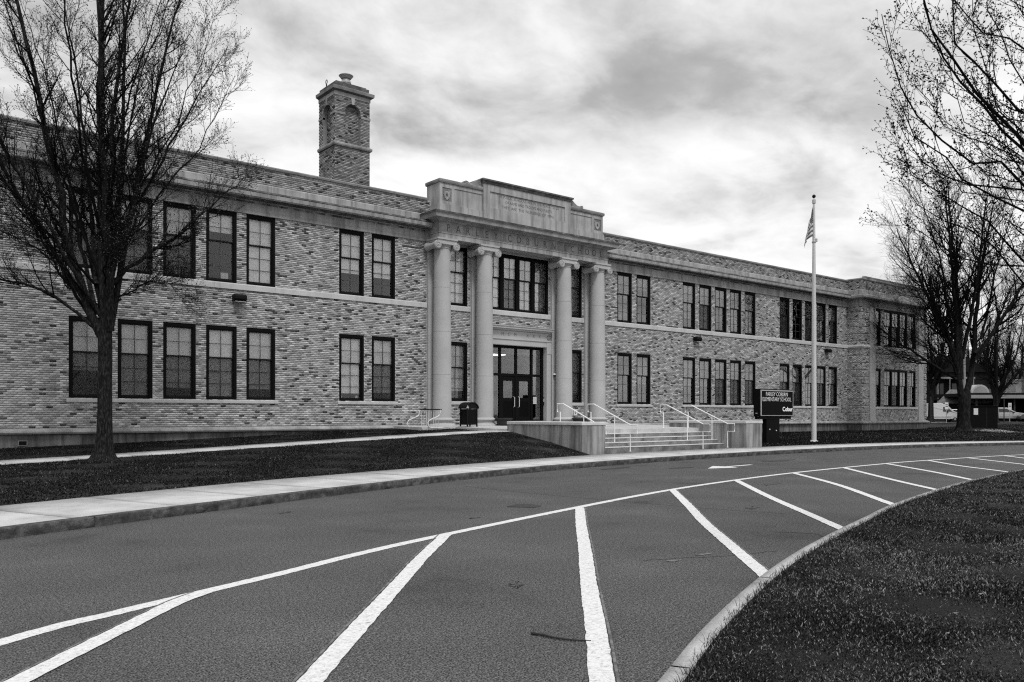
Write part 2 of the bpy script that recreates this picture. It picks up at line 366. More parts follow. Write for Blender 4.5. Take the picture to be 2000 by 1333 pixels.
def put_text(name, me, parent, x, y, z, rz=0.0):
    """stand the lettering up on a face that looks towards -Y"""
    me.transform(Matrix.Rotation(R(90), 4, 'X')); me.transform(Matrix.Rotation(rz, 4, 'Z')); me.transform(Matrix.Translation((x, y, z)))
    return link_obj(name, me, parent)

# ================================================================== SETTING: ground, drive, kerbs, paths
# all ground lines are in metres: x along the facade, y towards it
KERB = resample(catmull([(-9, 5.2), (-5, 8.3), (-1, 10.9), (1.7, 12.35), (3.1, 13.0), (4.75, 13.7), (8.4, 15.2), (11.9, 16.5), (16.5, 17.75), (22, 18.6), (28, 19.05), (33, 19.1), (37, 18.95), (41, 18.5), (48, 16.7), (54, 13.9), (60, 9.8), (66, 4)], n=12), 0.25)
BACK = catmull([(-12, 8.0), (-7, 10.6), (-2, 13.2), (2.08, 15.09), (3.7, 15.8), (5.85, 16.75), (8.7, 17.75), (13.8, 19.2), (20.1, 20.75), (26, 21.25), (31.8, 21.3), (36.1, 21.15), (43.5, 19.9), (49.5, 17.5), (56, 13.9), (62, 9.3), (70, 1.5)], n=12)
ISLE = resample(catmull([(-1.5, 0.5), (-0.2, 1.22), (1.1, 1.86), (2.32, 2.47), (3.54, 3.06), (4.74, 3.66), (6.5, 4.43), (8.19, 5.06), (10.05, 5.65), (11.64, 6.12), (13.56, 6.68), (16.9, 7.45), (20.05, 8.05), (24.9, 8.70), (32, 9.1), (38, 8.4), (44, 6.2), (49, 3), (52, -1)], n=12), 0.25)
LINE = resample(catmull([(-6, 1.5), (-3, 4.2), (0.94, 6.80), (1.74, 7.20), (2.55, 7.55), (3.52, 7.96), (4.72, 8.52), (6.29, 9.13), (9.95, 10.38), (13.7, 11.52), (17.2, 12.28), (20.61, 12.8), (25.36, 13.2), (29.26, 13.3), (36.4, 12.75), (43, 10.8), (50, 7)], n=12), 0.3)
def dback(x): return np.interp(x, BACK[:, 0], BACK[:, 1])
def P_h(x): return np.interp(x, [-20, 3.6, 6.3, 9.3, 13.2, 16.1, 19.4, 21], [-1.75, -1.30, -1.21, -1.09, -0.93, -0.81, -0.69, -0.66])
def W_h(x): return np.interp(x, [-20, 5, 9, 12.8, 16.5, 20, 21], [-1.6, -1.09, -0.98, -0.85, -0.70, -0.57, -0.56])
def lawn_h(x, y):
    """height of the school lawn relative to the eye"""
    x = np.asarray(x, float); y = np.asarray(y, float); b = dback(x)
    ph, wh = P_h(x), W_h(x)
    left = np.where(y < 25.3, -1.43 + (ph - 0.02 + 1.43) * np.clip((y - b) / (25.2 - b), 0, 1) ** 0.85,
                    np.where(y < 26.9, ph, ph + (wh - ph) * np.clip((y - 26.9) / 4.0, 0, 1)))
    zc = x * math.cos(TH) + y * math.sin(TH)
    right = -1.43 + 0.25 * np.clip((y - b) / 8, 0, 1) + 0.38 * np.clip((zc - 62) / 26, 0, 1)
    hi = np.where(x < 21.0, left, right)
    # the bank falls along the left cheek wall of the steps
    return hi
gs = link_obj('ground', np_mesh('ground', [(-1500, -1500, -0.35), (3000, -1500, -0.35), (3000, 3000, -0.35), (-1500, 3000, -0.35)], [(0, 1, 2, 3)], M['soil'])); tag(gs, kind='structure')
xs = np.linspace(-60, 110, 120); ys = np.linspace(-60, 22.5, 60)
X, Y = np.meshgrid(xs, ys, indexing='ij')
def grid_mesh(name, X, Y, Zv, m, smooth=True):
    a, b = X.shape; idx = np.arange(a * b).reshape(a, b)
    F = np.stack([idx[:-1, :-1], idx[1:, :-1], idx[1:, 1:], idx[:-1, 1:]], -1).reshape(-1, 4)
    return np_mesh(name, np.stack([X, Y, Zv], -1).reshape(-1, 3), F, m, smooth)
road = link_obj('road', grid_mesh('road', X, Y, X * 0, M['asphalt'])); tag(road, kind='structure')
# lawns
def lawn(name, x0, x1, yend, nx, ny):
    xs = np.linspace(x0, x1, nx); T = np.linspace(0, 1, ny)
    ye = np.array([yend(x) for x in xs]); yb = dback(xs) - 0.02
    X = np.repeat(xs[:, None], ny, 1); Y = yb[:, None] + (ye - yb)[:, None] * T[None, :]
    H = lawn_h(X, Y) + 0.018 * np.sin(X * 1.7 + Y * 0.9) * np.sin(Y * 2.1) * (Y > yb[:, None] + 0.3)
    o = link_obj(name, grid_mesh(name, X, Y, Z(H), M['soil'])); tag(o, kind='structure'); return o
lawn('lawn', -14, 20.62, lambda x: 31.34, 150, 60)
lawn('lawn', 31.45, 56.8, lambda x: 31.34, 100, 40)
lawn('lawn', 56.8, 67.3, lambda x: 31.0, 40, 50)
lawn('lawn', 67.3, 240, lambda x: 150, 140, 120)
# island lawn in front of the camera
inner = offset(ISLE, -0.125); T = np.linspace(0, 1, 40) ** 1.6
X = inner[:, 0][:, None] + T[None, :] * 22 * np.linspace(0.25, -0.2, len(inner))[:, None]; Y = inner[:, 1][:, None] - T[None, :] * 26
isl = link_obj('island_lawn', grid_mesh('island_lawn', X, Y, Z(-1.485) + 0.03 * T[None, :] + 0.012 * np.sin(X * 3.1) * np.sin(Y * 2.7) * np.minimum(T[None, :] * 20, 1), M['soil'])); tag(isl, kind='structure')

# far kerb: granite stones, each its own piece
kerb = empty('kerb', (0, 0, 0)); tag(kerb, kind='structure')
def kerb_stone(parent, line, i0, i1, w, z0, z1, m, rough, seed, name='kerb_stone', side=1):
    rg = np.random.default_rng(seed); seg = line[i0:i1 + 1].copy()
    d0 = (seg[1] - seg[0]); d0 /= np.linalg.norm(d0); seg[0] = seg[0] + d0 * 0.012; d1 = seg[-1] - seg[-2]; d1 /= np.linalg.norm(d1); seg[-1] = seg[-1] - d1 * 0.012
    seg = resample(seg, 0.12) if rough else seg
    n = len(seg); bk = offset(seg, w * side)
    rows = []; hs = [0.0, 0.3, 0.62, 0.88, 1.0]
    for k, t in enumerate(hs):
        off = -side * (rg.normal(0, rough, n) * (0.4 if k == 4 else 1)) - side * rough * (0.8 if 0 < k < 4 else 0)
        rows.append(np.c_[offset(seg, off[:, None] * np.ones((1, 2)) if False else 0) + (offset(seg, 1.0) - seg) * off[:, None] * -1 * -1, np.full(n, z0 + (z1 - z0) * t) + (rg.normal(0, rough * 0.25, n) if 0 < k < 4 else 0)])
    rows.append(np.c_[bk, np.full(n, z1)]); rows.append(np.c_[bk, np.full(n, z0)])
    V = np.vstack(rows); F = []
    for k in range(len(rows) - 1):
        for i in range(n - 1): F.append((k * n + i, k * n + i + 1, (k + 1) * n + i + 1, (k + 1) * n + i))
    for e in (0, n - 1):
        ring = [k * n + e for k in range(len(rows))]
        F += [(ring[0], ring[1], ring[2], ring[6]), (ring[2], ring[3], ring[5], ring[6]), (ring[3], ring[4], ring[5], ring[5])][:2]
    me = np_mesh(name, V, F, m); return link_obj(name, me, parent)
i = 0; k = 0; lens = [9, 12, 13, 11, 12, 9, 12, 10, 13, 12, 8, 12]
while i < len(KERB) - 13:
    L = lens[k % 12]; kerb_stone(kerb, KERB, i, i + L, 0.15, 0.0, Z(-1.452), M['kerbstone'], 0.009, 100 + k); i += L; k += 1
# near kerb: cast concrete lengths
nkerb = empty('island_kerb', (0, 0, 0)); tag(nkerb, kind='structure')
i = 0; k = 0
while i < len(ISLE) - 12:
    L = 12; kerb_stone(nkerb, ISLE, i, i + L, -0.125, 0.0, Z(-1.48), M['kerbconc'], 0.0, 300 + k, side=1); i += L; k += 1
# sidewalk: base strip and separate slabs
sw = empty('sidewalk', (0, 0, 0)); tag(sw, kind='structure')
kin = offset(KERB, 0.155)
def back_pt(p, nrm):
    # walk along the normal until the back line
    t = 0.5
    for _ in range(60):
        q = p + nrm * t
        if q[1] >= dback(q[0]): break
        t += 0.08
    return q
gr = np.gradient(kin, axis=0); gr /= np.linalg.norm(gr, axis=1)[:, None]; nr = np.stack([-gr[:, 1], gr[:, 0]], 1)
bk = np.array([back_pt(kin[i], nr[i]) for i in range(len(kin))])
for c in range(2): bk[:, c] = np.convolve(np.pad(bk[:, c], 4, mode='edge'), np.ones(9) / 9, 'valid')
band('slab_bed', kin, bk, Z(-1.475), M['joint'], sw, zb=Z(-1.45))
i = 0
while i < len(kin) - 8:
    j = i + 7; A = kin[i:j + 1].copy(); B = bk[i:j + 1].copy()
    for Q in (A, B):
        a = Q[1] - Q[0]; Q[0] += a / np.linalg.norm(a) * 0.003; a = Q[-1] - Q[-2]; Q[-1] -= a / np.linalg.norm(a) * 0.003
    band('paving_slab', A, B, Z(-1.45) + random.uniform(-.002, .002), M['sidewalk'], sw, thick=0.05, zb=Z(-1.425) + random.uniform(-.002, .002)); i = j
# path climbing to the door
path = empty('path', (0, 0, 0)); tag(path, kind='structure')
x = -14.0
pin = np.c_[np.linspace(-14, 20.6, 40), np.full(40, 25.3)]; 
band('slab_bed', pin, pin + [0, 1.6], Z(P_h(pin[:, 0])) - 0.012, M['joint'], path)
while x < 20.5:
    x1 = min(x + 1.6, 20.6); q = np.linspace(x + .006, x1 - .006, 3); A = np.c_[q, np.full(3, 25.3)]
    band('paving_slab', A, A + [0, 1.6], Z(P_h(q)) + 0.02, M['sidewalk'], path, thick=0.05); x = x1
# landing in front of the door, slabs
land = empty('landing', (26, 27, Z(-0.6))); tag(land, kind='structure')
def land_h(x, y): return -0.607 + 0.10 * np.clip((y - 23.7) / 7.2, 0, 1)
for a0, a1, b0, b1 in [(21.78, 24.6, 23.745, 27.2), (24.612, 27.4, 23.745, 27.2), (27.412, 30.3, 23.745, 27.2), (20.61, 21.77, 25.48, 27.2), (30.31, 31.6, 25.48, 27.2),
                       (18.9, 21.7, 28.9, 31.28), (21.712, 24.6, 27.212, 31.28), (24.612, 27.4, 27.212, 31.28), (27.412, 30.3, 27.212, 31.28), (30.312, 33.0, 27.212, 31.28), (20.61, 21.7, 27.212, 28.89)]:
    V = [(a0, b0), (a1, b0), (a1, b1), (a0, b1)]; zt = [Z(float(land_h(0, y))) for _, y in V]
    mb = MB().add([(p[0], p[1], z) for p, z in zip(V, zt)] + [(p[0], p[1], -0.1) for p in V], [(0, 1, 2, 3), (0, 4, 5, 1), (1, 5, 6, 2), (2, 6, 7, 3), (3, 7, 4, 0)])
    mb.build('paving_slab', M['sidewalk'], land)
# spur pavement by the parking lot
far = band('far_path', np.array([(57.6, 21.5), (63, 24.9), (68, 28.0)]), np.array([(59.6, 20.7), (66, 24.2), (73, 27.6)]), Z(-1.13), M['sidewalk'], thick=0.03); tag(far, kind='structure')
far.location.z = -0.03
lot = link_obj('parking_lot', np_mesh('parking_lot', [(80, 36, Z(-0.98)), (175, 12, Z(-0.98)), (195, 60, Z(-0.98)), (92, 80, Z(-0.98))], [(0, 1, 2, 3)], M['asphalt'])); tag(lot, kind='structure'); lot.location.z = 0.12

# painted markings, 4 mm above the asphalt
mark = empty('road_markings', (0, 0, 0)); tag(mark, kind='structure')
LF = resample(LINE, .05); LN = offset(LF, 1.0) - LF; rj = np.random.default_rng(3); jt = lambda: rj.normal(0, .0035, (len(LF), 1))
band('edge_line', LF + LN * (.078 + jt()), LF - LN * (.078 + jt()), 0.004, M['paint'], mark)
STR = [[(0.25, 5.02), (0.88, 5.73), (1.26, 6.16), (1.74, 6.69), (2.30, 7.30), (2.62, 7.55)], [(1.0, 3.25), (2.23, 4.62), (3.07, 5.56), (4.12, 6.72), (5.09, 7.80), (6.34, 9.12)],
       [(2.9, 2.76), (3.58, 3.52), (4.24, 4.22), (5.50, 5.58), (6.95, 7.12), (8.37, 8.65), (9.95, 10.32)], [(6.5, 4.1), (7.19, 4.81), (8.63, 6.31), (10.06, 7.79), (11.66, 9.36), (13.85, 11.55)],
       [(10.3, 5.45), (11.04, 6.2), (12.14, 7.33), (14.17, 9.43), (16.95, 12.15)], [(14.0, 6.6), (14.66, 7.24), (17.68, 9.95), (20.24, 12.65)],
       [(17.7, 7.5), (18.26, 8.1), (20.18, 9.97), (23.45, 13.0)], [(21.2, 8.2), (21.67, 8.74), (23.75, 10.57), (26.4, 13.16)],
       [(25.0, 8.9), (26.0, 10.0), (27.2, 11.3), (29.4, 13.2)], [(28.4, 9.2), (29.45, 10.24), (32.3, 13.1)], [(31.2, 9.2), (32.4, 10.6), (35.0, 12.85)], [(34.2, 9.1), (35.4, 10.6), (37.6, 12.5)], [(37.2, 8.8), (38.2, 10.0), (40.2, 11.7)], [(40, 8.0), (41, 9.2), (43, 10.7)]]
for k, s_ in enumerate(STR):
    ln = resample(catmull(s_, n=8), 0.2); w = 0.078
    ln = resample(ln, .035); rj = np.random.default_rng(60 + k); jit = lambda: np.convolve(rj.normal(0, .0045, len(ln) + 2), [.3, .4, .3], 'valid')[:, None]
    nn_ = offset(ln, 1.0) - ln; o = band('bay_stripe', ln + nn_ * (w + jit()), ln - nn_ * (w + jit()), 0.008, M['paint'], mark)
    if k in (0, 1, 2, 3):
        gh = offset(ln, 0.10 if k < 2 else -0.10) + 0.01 * np.sin(np.arange(len(ln)))[:, None]
        band('faded_stripe', offset(gh, 0.012), offset(gh, -0.008), 0.0045, M['paint_ghost'], mark)
mb = MB(); mb.add([(p[0], p[1], 0.006) for p in [(20.0, 15.34), (21.1, 16.0), (21.22, 15.62), (22.62, 15.74), (22.6, 15.56), (21.2, 15.44), (21.07, 15.05)]], [(0, 6, 5, 4, 3, 2, 1)]); mb.build('direction_arrow', M['paint'], mark)
def crack(pts, w, name='crack'):
    ln = resample(catmull(pts, n=10), 0.08); rg = np.random.default_rng(len(pts)); ln = ln + rg.normal(0, 0.012, ln.shape)
    o = band(name, offset(ln, w * 0.5), offset(ln, -w * 0.5), 0.0052, M['patch']); tag(o, kind='structure')
crack([(10.95, 15.07), (11.0, 13.43), (11.09, 11.96), (11.3, 10.79), (11.42, 9.67), (11.6, 8.71), (11.9, 7.6)], 0.016)
crack([(9.9, 6.6), (10.2, 6.1), (10.0, 5.8)], 0.02)
for pts in ([(9.05, 11.19), (9.45, 11.42), (9.62, 11.33), (9.62, 10.96), (9.36, 10.82), (9.22, 11.0)], [(17.2, 17.0), (18.0, 17.35), (19.0, 17.45), (18.2, 17.05)], [(19.2, 16.2), (19.9, 16.25), (20.2, 16.0), (19.5, 15.95)], [(24.2, 16.4), (25.6, 16.6), (26.4, 16.45), (25.0, 16.2)]):
    ln = catmull(pts + [pts[0]], n=6); c = ln.mean(0)
    V = [(p[0], p[1], 0.0055) for p in ln] + [(c[0], c[1], 0.0055)]; n = len(ln)
    o = link_obj('tar_stain', np_mesh('tar_stain', V, [(i, (i + 1) % n, n) for i in range(n)], M['patch'])); tag(o, kind='structure')

# ================================================================== THE SCHOOL
D0 = 31.3; CX = 26.04
school = empty('school_building', (CX, D0, Z(-0.6)))
tag(school, 'long two-storey pale brick school with four stone columns round its entrance', 'school')
def part(mb, name, m, parent=None, **kw): return mb.build(name, m, parent or school, **kw)
def sub(mb, name, m, parent, **kw):
    """sub-part of a mesh or empty part whose own frame is the world frame"""
    o = link_obj(name, mb.mesh(name, m, kw.get('smooth', False)), None); o.parent = parent
    o.matrix_parent_inverse = parent.matrix_world.inverted() if False else Matrix.Identity(4)
    return o

XL = [6.30, 7.84, 9.37, 10.91, 12.45]; WW = 1.17
LEFT5 = [(x, x + WW) for x in XL]; LEFT2 = [(16.39, 17.56), (17.92, 19.09)]
mir = lambda L: [(2 * CX - b, 2 * CX - a) for a, b in reversed(L)]
RIGHT2 = mir(LEFT2); RIGHT5 = [(38.48, 39.65), (40.0, 41.17), (41.5, 42.67), (43.0, 44.17), (44.52, 45.69)]; RIGHT5B = [(48.36, 49.53), (49.87, 51.04), (51.37, 52.54), (52.87, 54.04), (54.37, 55.54)]
PORT = [(21.75, 22.98), (29.12, 30.35)]
LO = (0.54, 3.34); UP = (4.99, 7.71)
HOLES = [(a, b) + LO for a, b in LEFT5 + LEFT2 + RIGHT2 + RIGHT5 + RIGHT5B] + [(a, b) + UP for a, b in LEFT5 + LEFT2 + RIGHT2 + RIGHT5 + RIGHT5B]
HOLES += [(a, b, 0.6, 3.33) for a, b in PORT] + [(a, b, 4.99, 7.71) for a, b in PORT] + [(24.07, 28.01, 4.99, 7.71), (24.0, 28.08, -0.6, 4.10)]
XW0, XW1 = -8.0, 56.98          # wall ends
def cells_with_holes(x0, x1, h0, h1, holes):
    """rectangles covering the wall but not its openings"""
    xsx = sorted({x0, x1} | {v for a, b, c, d in holes for v in (a, b) if x0 < v < x1}); out = []
    for i in range(len(xsx) - 1):
        m_ = (xsx[i] + xsx[i + 1]) / 2; hs = sorted([(c, d) for a, b, c, d in holes if a < m_ < b]); y = h0
        for c, d in hs:
            c2, d2 = max(c, h0), min(d, h1)
            if c2 > y: out.append((xsx[i], xsx[i + 1], y, c2))
            y = max(y, d2)
        if y < h1: out.append((xsx[i], xsx[i + 1], y, h1))
    return out
mb = MB()
for a, b, c, d in cells_with_holes(XW0, XW1, -0.55, 9.56, HOLES): mb.box(a, b, D0 + 0.006, D0 + 0.32, Z(c), Z(d))
part(mb, 'mortar_wall', M['mortar'])
mb = MB()      # dark shell behind: back wall, floors, roof
mb.box(XW0, 67, 36.5, 36.7, Z(-1.4), Z(8.9)); mb.box(XW0, 67, D0 + 0.33, 36.5, Z(4.05), Z(4.35)); mb.box(XW0, 67, D0 + .33, 36.5, Z(-0.6), Z(-0.3)); mb.box(XW0, 67, D0 + .33, 48, Z(8.3), Z(8.9))
mb.box(XW0 - .2, XW0, D0, 48, Z(-1.4), Z(9.5)); mb.box(XW0, 67, 47.8, 48, Z(-1.4), Z(9.5)); mb.box(15.2, 15.4, D0 + .33, 36.4, Z(-.3), Z(8.3)); mb.box(37, 37.2, D0 + .33, 36.4, Z(-.3), Z(8.3)); mb.box(56.8, 57, D0 + .33, 36.4, Z(-.3), Z(8.3))
part(mb, 'interior', M['room'])

# --- bricks -------------------------------------------------------
ROW, BL, JT = 0.0735, 0.2045, 0.0115
def tones(n, rg, kind='front'):
    u = rg.random(n); t = rg.normal(0.335, 0.06, n)
    t = np.where(u < 0.20, rg.normal(0.21, 0.03, n), t); t = np.where(u < 0.07, rg.normal(0.06, 0.02, n), t); t = np.where(u > 0.87, rg.normal(0.50, 0.04, n), t)
    if kind == 'chimney': t = t * 0.64
    if kind == 'parapet': t = t * 0.74
    return np.clip(t, 0.03, 0.58)
def lay_bricks(a0, a1, h0, h1, holes, rowholes=None, phase=0.0, skip=None):
    out = []; r0 = int(math.floor((h0 + 1.2) / ROW + 0.5)); r = r0
    while True:
        y0 = -1.2 + r * ROW + JT / 2; y1 = y0 + ROW - JT
        if y1 > h1 + 0.02: break
        if y0 < h0 - 0.02 or (skip and skip(r)): r += 1; continue
        hh = [(a, b) for a, b, c, d in holes if c < (y0 + y1) / 2 < d]
        if rowholes: hh += rowholes((y0 + y1) / 2)
        free = [(a0, a1)]
        for a, b in hh:
            nf = []
            for p, q in free:
                if b <= p or a >= q: nf.append((p, q))
                else:
                    if a > p: nf.append((p, a))
                    if b < q: nf.append((b, q))
            free = nf
        off = (r % 2) * BL / 2 + phase
        for p, q in free:
            k0 = math.floor((p - off) / BL)
            k = k0
            while off + k * BL < q:
                u = max(p, off + k * BL + JT / 2); v = min(q, off + (k + 1) * BL - JT / 2)
                if v - u > 0.03: out.append((u, v, y0, y1))
                k += 1
        r += 1
    return np.array(out)
def brick_arrays(B, plane, rg, mapf, kind='front'):
    n = len(B); pr = 0.004 + rg.random(n) * 0.004
    u0, u1, v0, v1 = B.T
    def P(u, t, v): return mapf(u, t, v)
    c = np.stack([P(u0, pr, v0), P(u1, pr, v0), P(u1, pr, v1), P(u0, pr, v1), P(u0, -0.01 + 0 * pr, v0), P(u1, -0.01 + 0 * pr, v0), P(u1, -0.01 + 0 * pr, v1), P(u0, -0.01 + 0 * pr, v1)], 1)
    base = np.arange(n)[:, None, None] * 8
    F = np.array([[0, 1, 2, 3], [4, 5, 1, 0], [3, 2, 6, 7], [4, 0, 3, 7], [1, 5, 6, 2]])[None] + base
    t = tones(n, rg, kind)
    return c.reshape(-1, 3), F.reshape(-1, 4), np.repeat(t, 5)
def front_map(d): return lambda u, t, v: np.stack([u, d - t + 0 * u, v + EYE + 0 * u], -1)
def side_map(s): return lambda u, t, v: np.stack([s - t + 0 * u, u, v + EYE + 0 * u], -1)
BR = []; rb = np.random.default_rng(5)
PIL = [(20.70, 21.62, -.6, 7.8), (23.12, 23.96, -.6, 7.8), (28.12, 28.96, -.6, 7.8), (30.46, 31.38, -.6, 7.8)]
B1 = lay_bricks(0.5, XW1, -0.47, 4.74, HOLES + PIL); B2 = lay_bricks(0.5, XW1, 4.99, 7.71, HOLES + PIL)
B3 = lay_bricks(0.5, XW1, 8.93, 9.55, [(20.9, 31.2, 8, 10)])
near = (B1[:, 0] > 4.2) & (B1[:, 1] < 6.2) & (B1[:, 2] > -0.45)
idx = np.where(near)[0]; idx = idx[np.argsort(B1[idx, 0])]; idx = idx[(B1[idx, 1] - B1[idx, 0]) > 0.19][:300]
keep = np.ones(len(B1), bool); keep[idx] = False
BR.append(brick_arrays(np.vstack([B1[keep], B2]), D0, rb, front_map(D0))); BR.append(brick_arrays(B3, D0, rb, front_map(D0), 'parapet'))
# individually laid bricks of the nearest stretch of wall (shared meshes in twelve tones)
var_me = []
for k in range(14):
    b = np.array([[-(BL - JT) / 2, (BL - JT) / 2, -(ROW - JT) / 2, (ROW - JT) / 2]]); rg = np.random.default_rng(40 + k)
    V, F, t = brick_arrays(b, 0, rg, lambda u, t, v: np.stack([u, -t + 0 * u, v], -1)); tt = [0.36, 0.34, 0.39, 0.32, 0.09, 0.37, 0.46, 0.35, 0.24, 0.40, 0.21, 0.33, 0.38, 0.49][k]
    var_me.append(np_mesh('brick', V, F, M['brick'], tone=np.full(5, tt)))
for i in idx:
    u0, u1, v0, v1 = B1[i]; o = bpy.data.objects.new('brick', random.choice(var_me)); COL.objects.link(o); o.parent = school
    o.location = Vector(((u0 + u1) / 2, D0, Z((v0 + v1) / 2))) - school.location

# --- pavilion at the far end --------------------------------------
PS0, PS1, PD = 57.0, 66.95, 30.27
def stack_bricks(): 
    V, F, T = [], [], []; n = 0
    for v, f, t in BR: V.append(v); F.append(f + n); T.append(t); n += len(v)
    return np.vstack(V), np.vstack(F), np.concatenate(T)
mb = MB(); PH = [(59.0, 59.78) + UP, (60.25, 63.88) + UP, (64.2, 65.25) + UP, (59.0, 59.78) + LO, (60.25, 63.88) + LO, (64.2, 65.25) + LO]
for a, b, c, d in cells_with_holes(PS0, PS1, -0.55, 9.62, PH): mb.box(a, b, PD + 0.006, PD + 0.32, Z(c), Z(d))
mb.box(PS0 + .006, PS0 + 0.3, PD + .33, D0 + .3, Z(-.55), Z(9.62)); mb.box(PS1 - .3, PS1, PD + .33, 47.8, Z(-1.3), Z(9.6))
part(mb, 'pavilion_wall', M['mortar'])
rust = lambda r: (r % 7) == 3
BR.append(brick_arrays(lay_bricks(58.95, 65.5, -0.47, 4.7, PH), PD, rb, front_map(PD)))
BR.append(brick_arrays(lay_bricks(58.95, 65.5, 4.99, 7.71, PH), PD, rb, front_map(PD)))
for a, b in ((PS0 - .04, 58.0), (66.5, PS1 + .04)):
    for h0, h1 in ((-0.47, 4.7), (4.99, 7.71)): BR.append(brick_arrays(lay_bricks(a, b, h0, h1, [], skip=rust), PD - .04, rb, front_map(PD - .04)))
for h0, h1 in ((-0.47, 4.7), (4.99, 7.71)): BR.append(brick_arrays(lay_bricks(PD - .04, D0 + .02, h0, h1, [], skip=rust), 0, rb, side_map(PS0 - .04)))
BR.append(brick_arrays(lay_bricks(PS0 - .02, PS1, 8.93, 9.62, []), PD, rb, front_map(PD - .02), 'parapet'))
BR.append(brick_arrays(lay_bricks(PD, D0 + .02, 8.93, 9.62, []), 0, rb, side_map(PS0 - .02), 'parapet'))
mb = MB()   # slotted core behind the rusticated corner piers
for a, b in ((PS0 - .035, 58.0), (66.5, PS1 + .035)):
    r = 0
    while True:
        h0 = -1.2 + (7 * r + 4) * ROW; h1 = h0 + 6 * ROW
        if h0 > 7.6: break
        mb.box(a, b, PD - .033, PD + .003, Z(max(h0, -.47)), Z(min(h1, 7.7))); 
        if a < 60: mb.box(a, PS0 + .004, PD - .03, D0, Z(max(h0, -.47)), Z(min(h1, 7.7)))
        r += 1
part(mb, 'corner_pier', M['mortar'])

# --- chimney -------------------------------------------------------
CH = dict(s0=18.63, s1=20.5, d0=36.0, d1=37.66)
chim = empty('chimney', (19.56, 36.8, Z(8.5))); chim.parent = school; chim.matrix_parent_inverse = Matrix.Translation(school.location).inverted()
def csub(mb, name, m, smooth=False):
    o = link_obj(name, mb.mesh(name, m, smooth), None); o.parent = chim; o.matrix_parent_inverse = Matrix.Translation(-Vector((19.56, 36.8, Z(8.5)))); return o
s0, s1, d0, d1 = CH['s0'], CH['s1'], CH['d0'], CH['d1']
mb = MB(); mb.box(s0 + .23, s1 - .23, d0 + .23, d1 - .23, Z(8.3), Z(15.3)); mb.box(s0 + .006, s1 - .006, d0 + .006, d1 - .006, Z(8.3), Z(12.8)); mb.box(s0 + .006, s1 - .006, d0 + .006, d1 - .006, Z(14.93), Z(15.25))
fa = (19.17, 20.0); sa_ = (d0 + 0.42, d1 - 0.42)
mb.box(s0 + .006, fa[0], d0 + .006, d0 + .23, Z(12.8), Z(14.5)); mb.box(fa[1], s1 - .006, d0 + .006, d0 + .23, Z(12.8), Z(14.5))
mb.box(s0 + .006, s0 + .23, d0 + .23, sa_[0], Z(12.8), Z(14.5)); mb.box(s0 + .006, s0 + .23, sa_[1], d1 - .006, Z(12.8), Z(14.5))
csub(mb, 'shaft', M['dark_mortar'])
def arch_rows(a0, a1, spring):
    c, r = (a0 + a1) / 2, (a1 - a0) / 2
    def f(h):
        if h < 12.98: return []
        if h < spring: return [(a0, a1)]
        if h < spring + r:
            w = math.sqrt(max(r * r - (h - spring) ** 2, 0)); return [(c - w, c + w)]
        return []
    return f
CB = []
CB.append(brick_arrays(lay_bricks(s0, s1, 8.9, 12.78, []), 0, rb, front_map(d0), 'chimney')); CB.append(brick_arrays(lay_bricks(d0, d1, 8.9, 12.78, []), 0, rb, side_map(s0), 'chimney'))
CB.append(brick_arrays(lay_bricks(s0, s1, 12.98, 15.2, [], arch_rows(*fa, 14.50)), 0, rb, front_map(d0), 'chimney')); CB.append(brick_arrays(lay_bricks(d0, d1, 12.98, 15.2, [], arch_rows(*sa_, 14.50)), 0, rb, side_map(s0), 'chimney'))
CB.append(brick_arrays(lay_bricks(fa[0] - .05, fa[1] + .05, 12.9, 14.95, []), 0, rb, front_map(d0 + .225), 'chimney')); CB.append(brick_arrays(lay_bricks(sa_[0] - .05, sa_[1] + .05, 12.9, 14.95, []), 0, rb, side_map(s0 + .225), 'chimney'))
BRs = BR; BR = CB; V, F, T = stack_bricks(); BR = BRs
o = link_obj('brickwork', np_mesh('brickwork', V, F, M['brick'], tone=T)); o.parent = chim; o.matrix_parent_inverse = Matrix.Translation(-Vector((19.56, 36.8, Z(8.5)))); o['kind'] = 'stuff'
# spandrels behind the arch bricks
def spandrel(mapf, a0, a1, lo, hi):
    c, r = (a0 + a1) / 2, (a1 - a0) / 2; mb = MB()
    for sgn in (-1, 1):
        pts = [(c + sgn * r * math.cos(t), 14.50 + r * math.sin(t)) for t in np.linspace(0, math.pi / 2, 9)]
        poly = pts + [(c, 14.93), (lo if sgn < 0 else hi, 14.93), (lo if sgn < 0 else hi, 14.50)]
        mb.prism(poly, lambda a, h: mapf(a, -.006, h), lambda a, h: mapf(a, -.22, h))
    return mb
csub(spandrel(lambda a, t, h: (a, d0 - t, Z(h)), *fa, s0 + .01, s1 - .01), 'arch_backing', M['dark_mortar'])
csub(spandrel(lambda a, t, h: (s0 - t, a, Z(h)), *sa_, d0 + .01, d1 - .01), 'arch_backing', M['dark_mortar'])
mb = MB(); mb.wrap([(0.0, 12.78), (.07, 12.80), (.10, 12.86), (.10, 12.93), (.05, 12.98), (-.1, 12.98), (-.1, 12.78)], s0, s1, d0, d1); csub(mb, 'string_course', M['stone_dirty'])
mb = MB(); mb.wrap([(0.0, 15.2), (.03, 15.2), (.03, 15.38), (-.1, 15.38), (-.1, 15.2)], s0, s1, d0, d1); csub(mb, 'frieze', M['stone'])
mb = MB(); mb.wrap([(0.03, 15.38), (.17, 15.44), (.18, 15.58), (.12, 15.62), (-.3, 15.66), (-.3, 15.38)], s0, s1, d0, d1); mb.box(s0, s1, d0, d1, Z(15.4), Z(15.64)); csub(mb, 'cap', M['coping'])
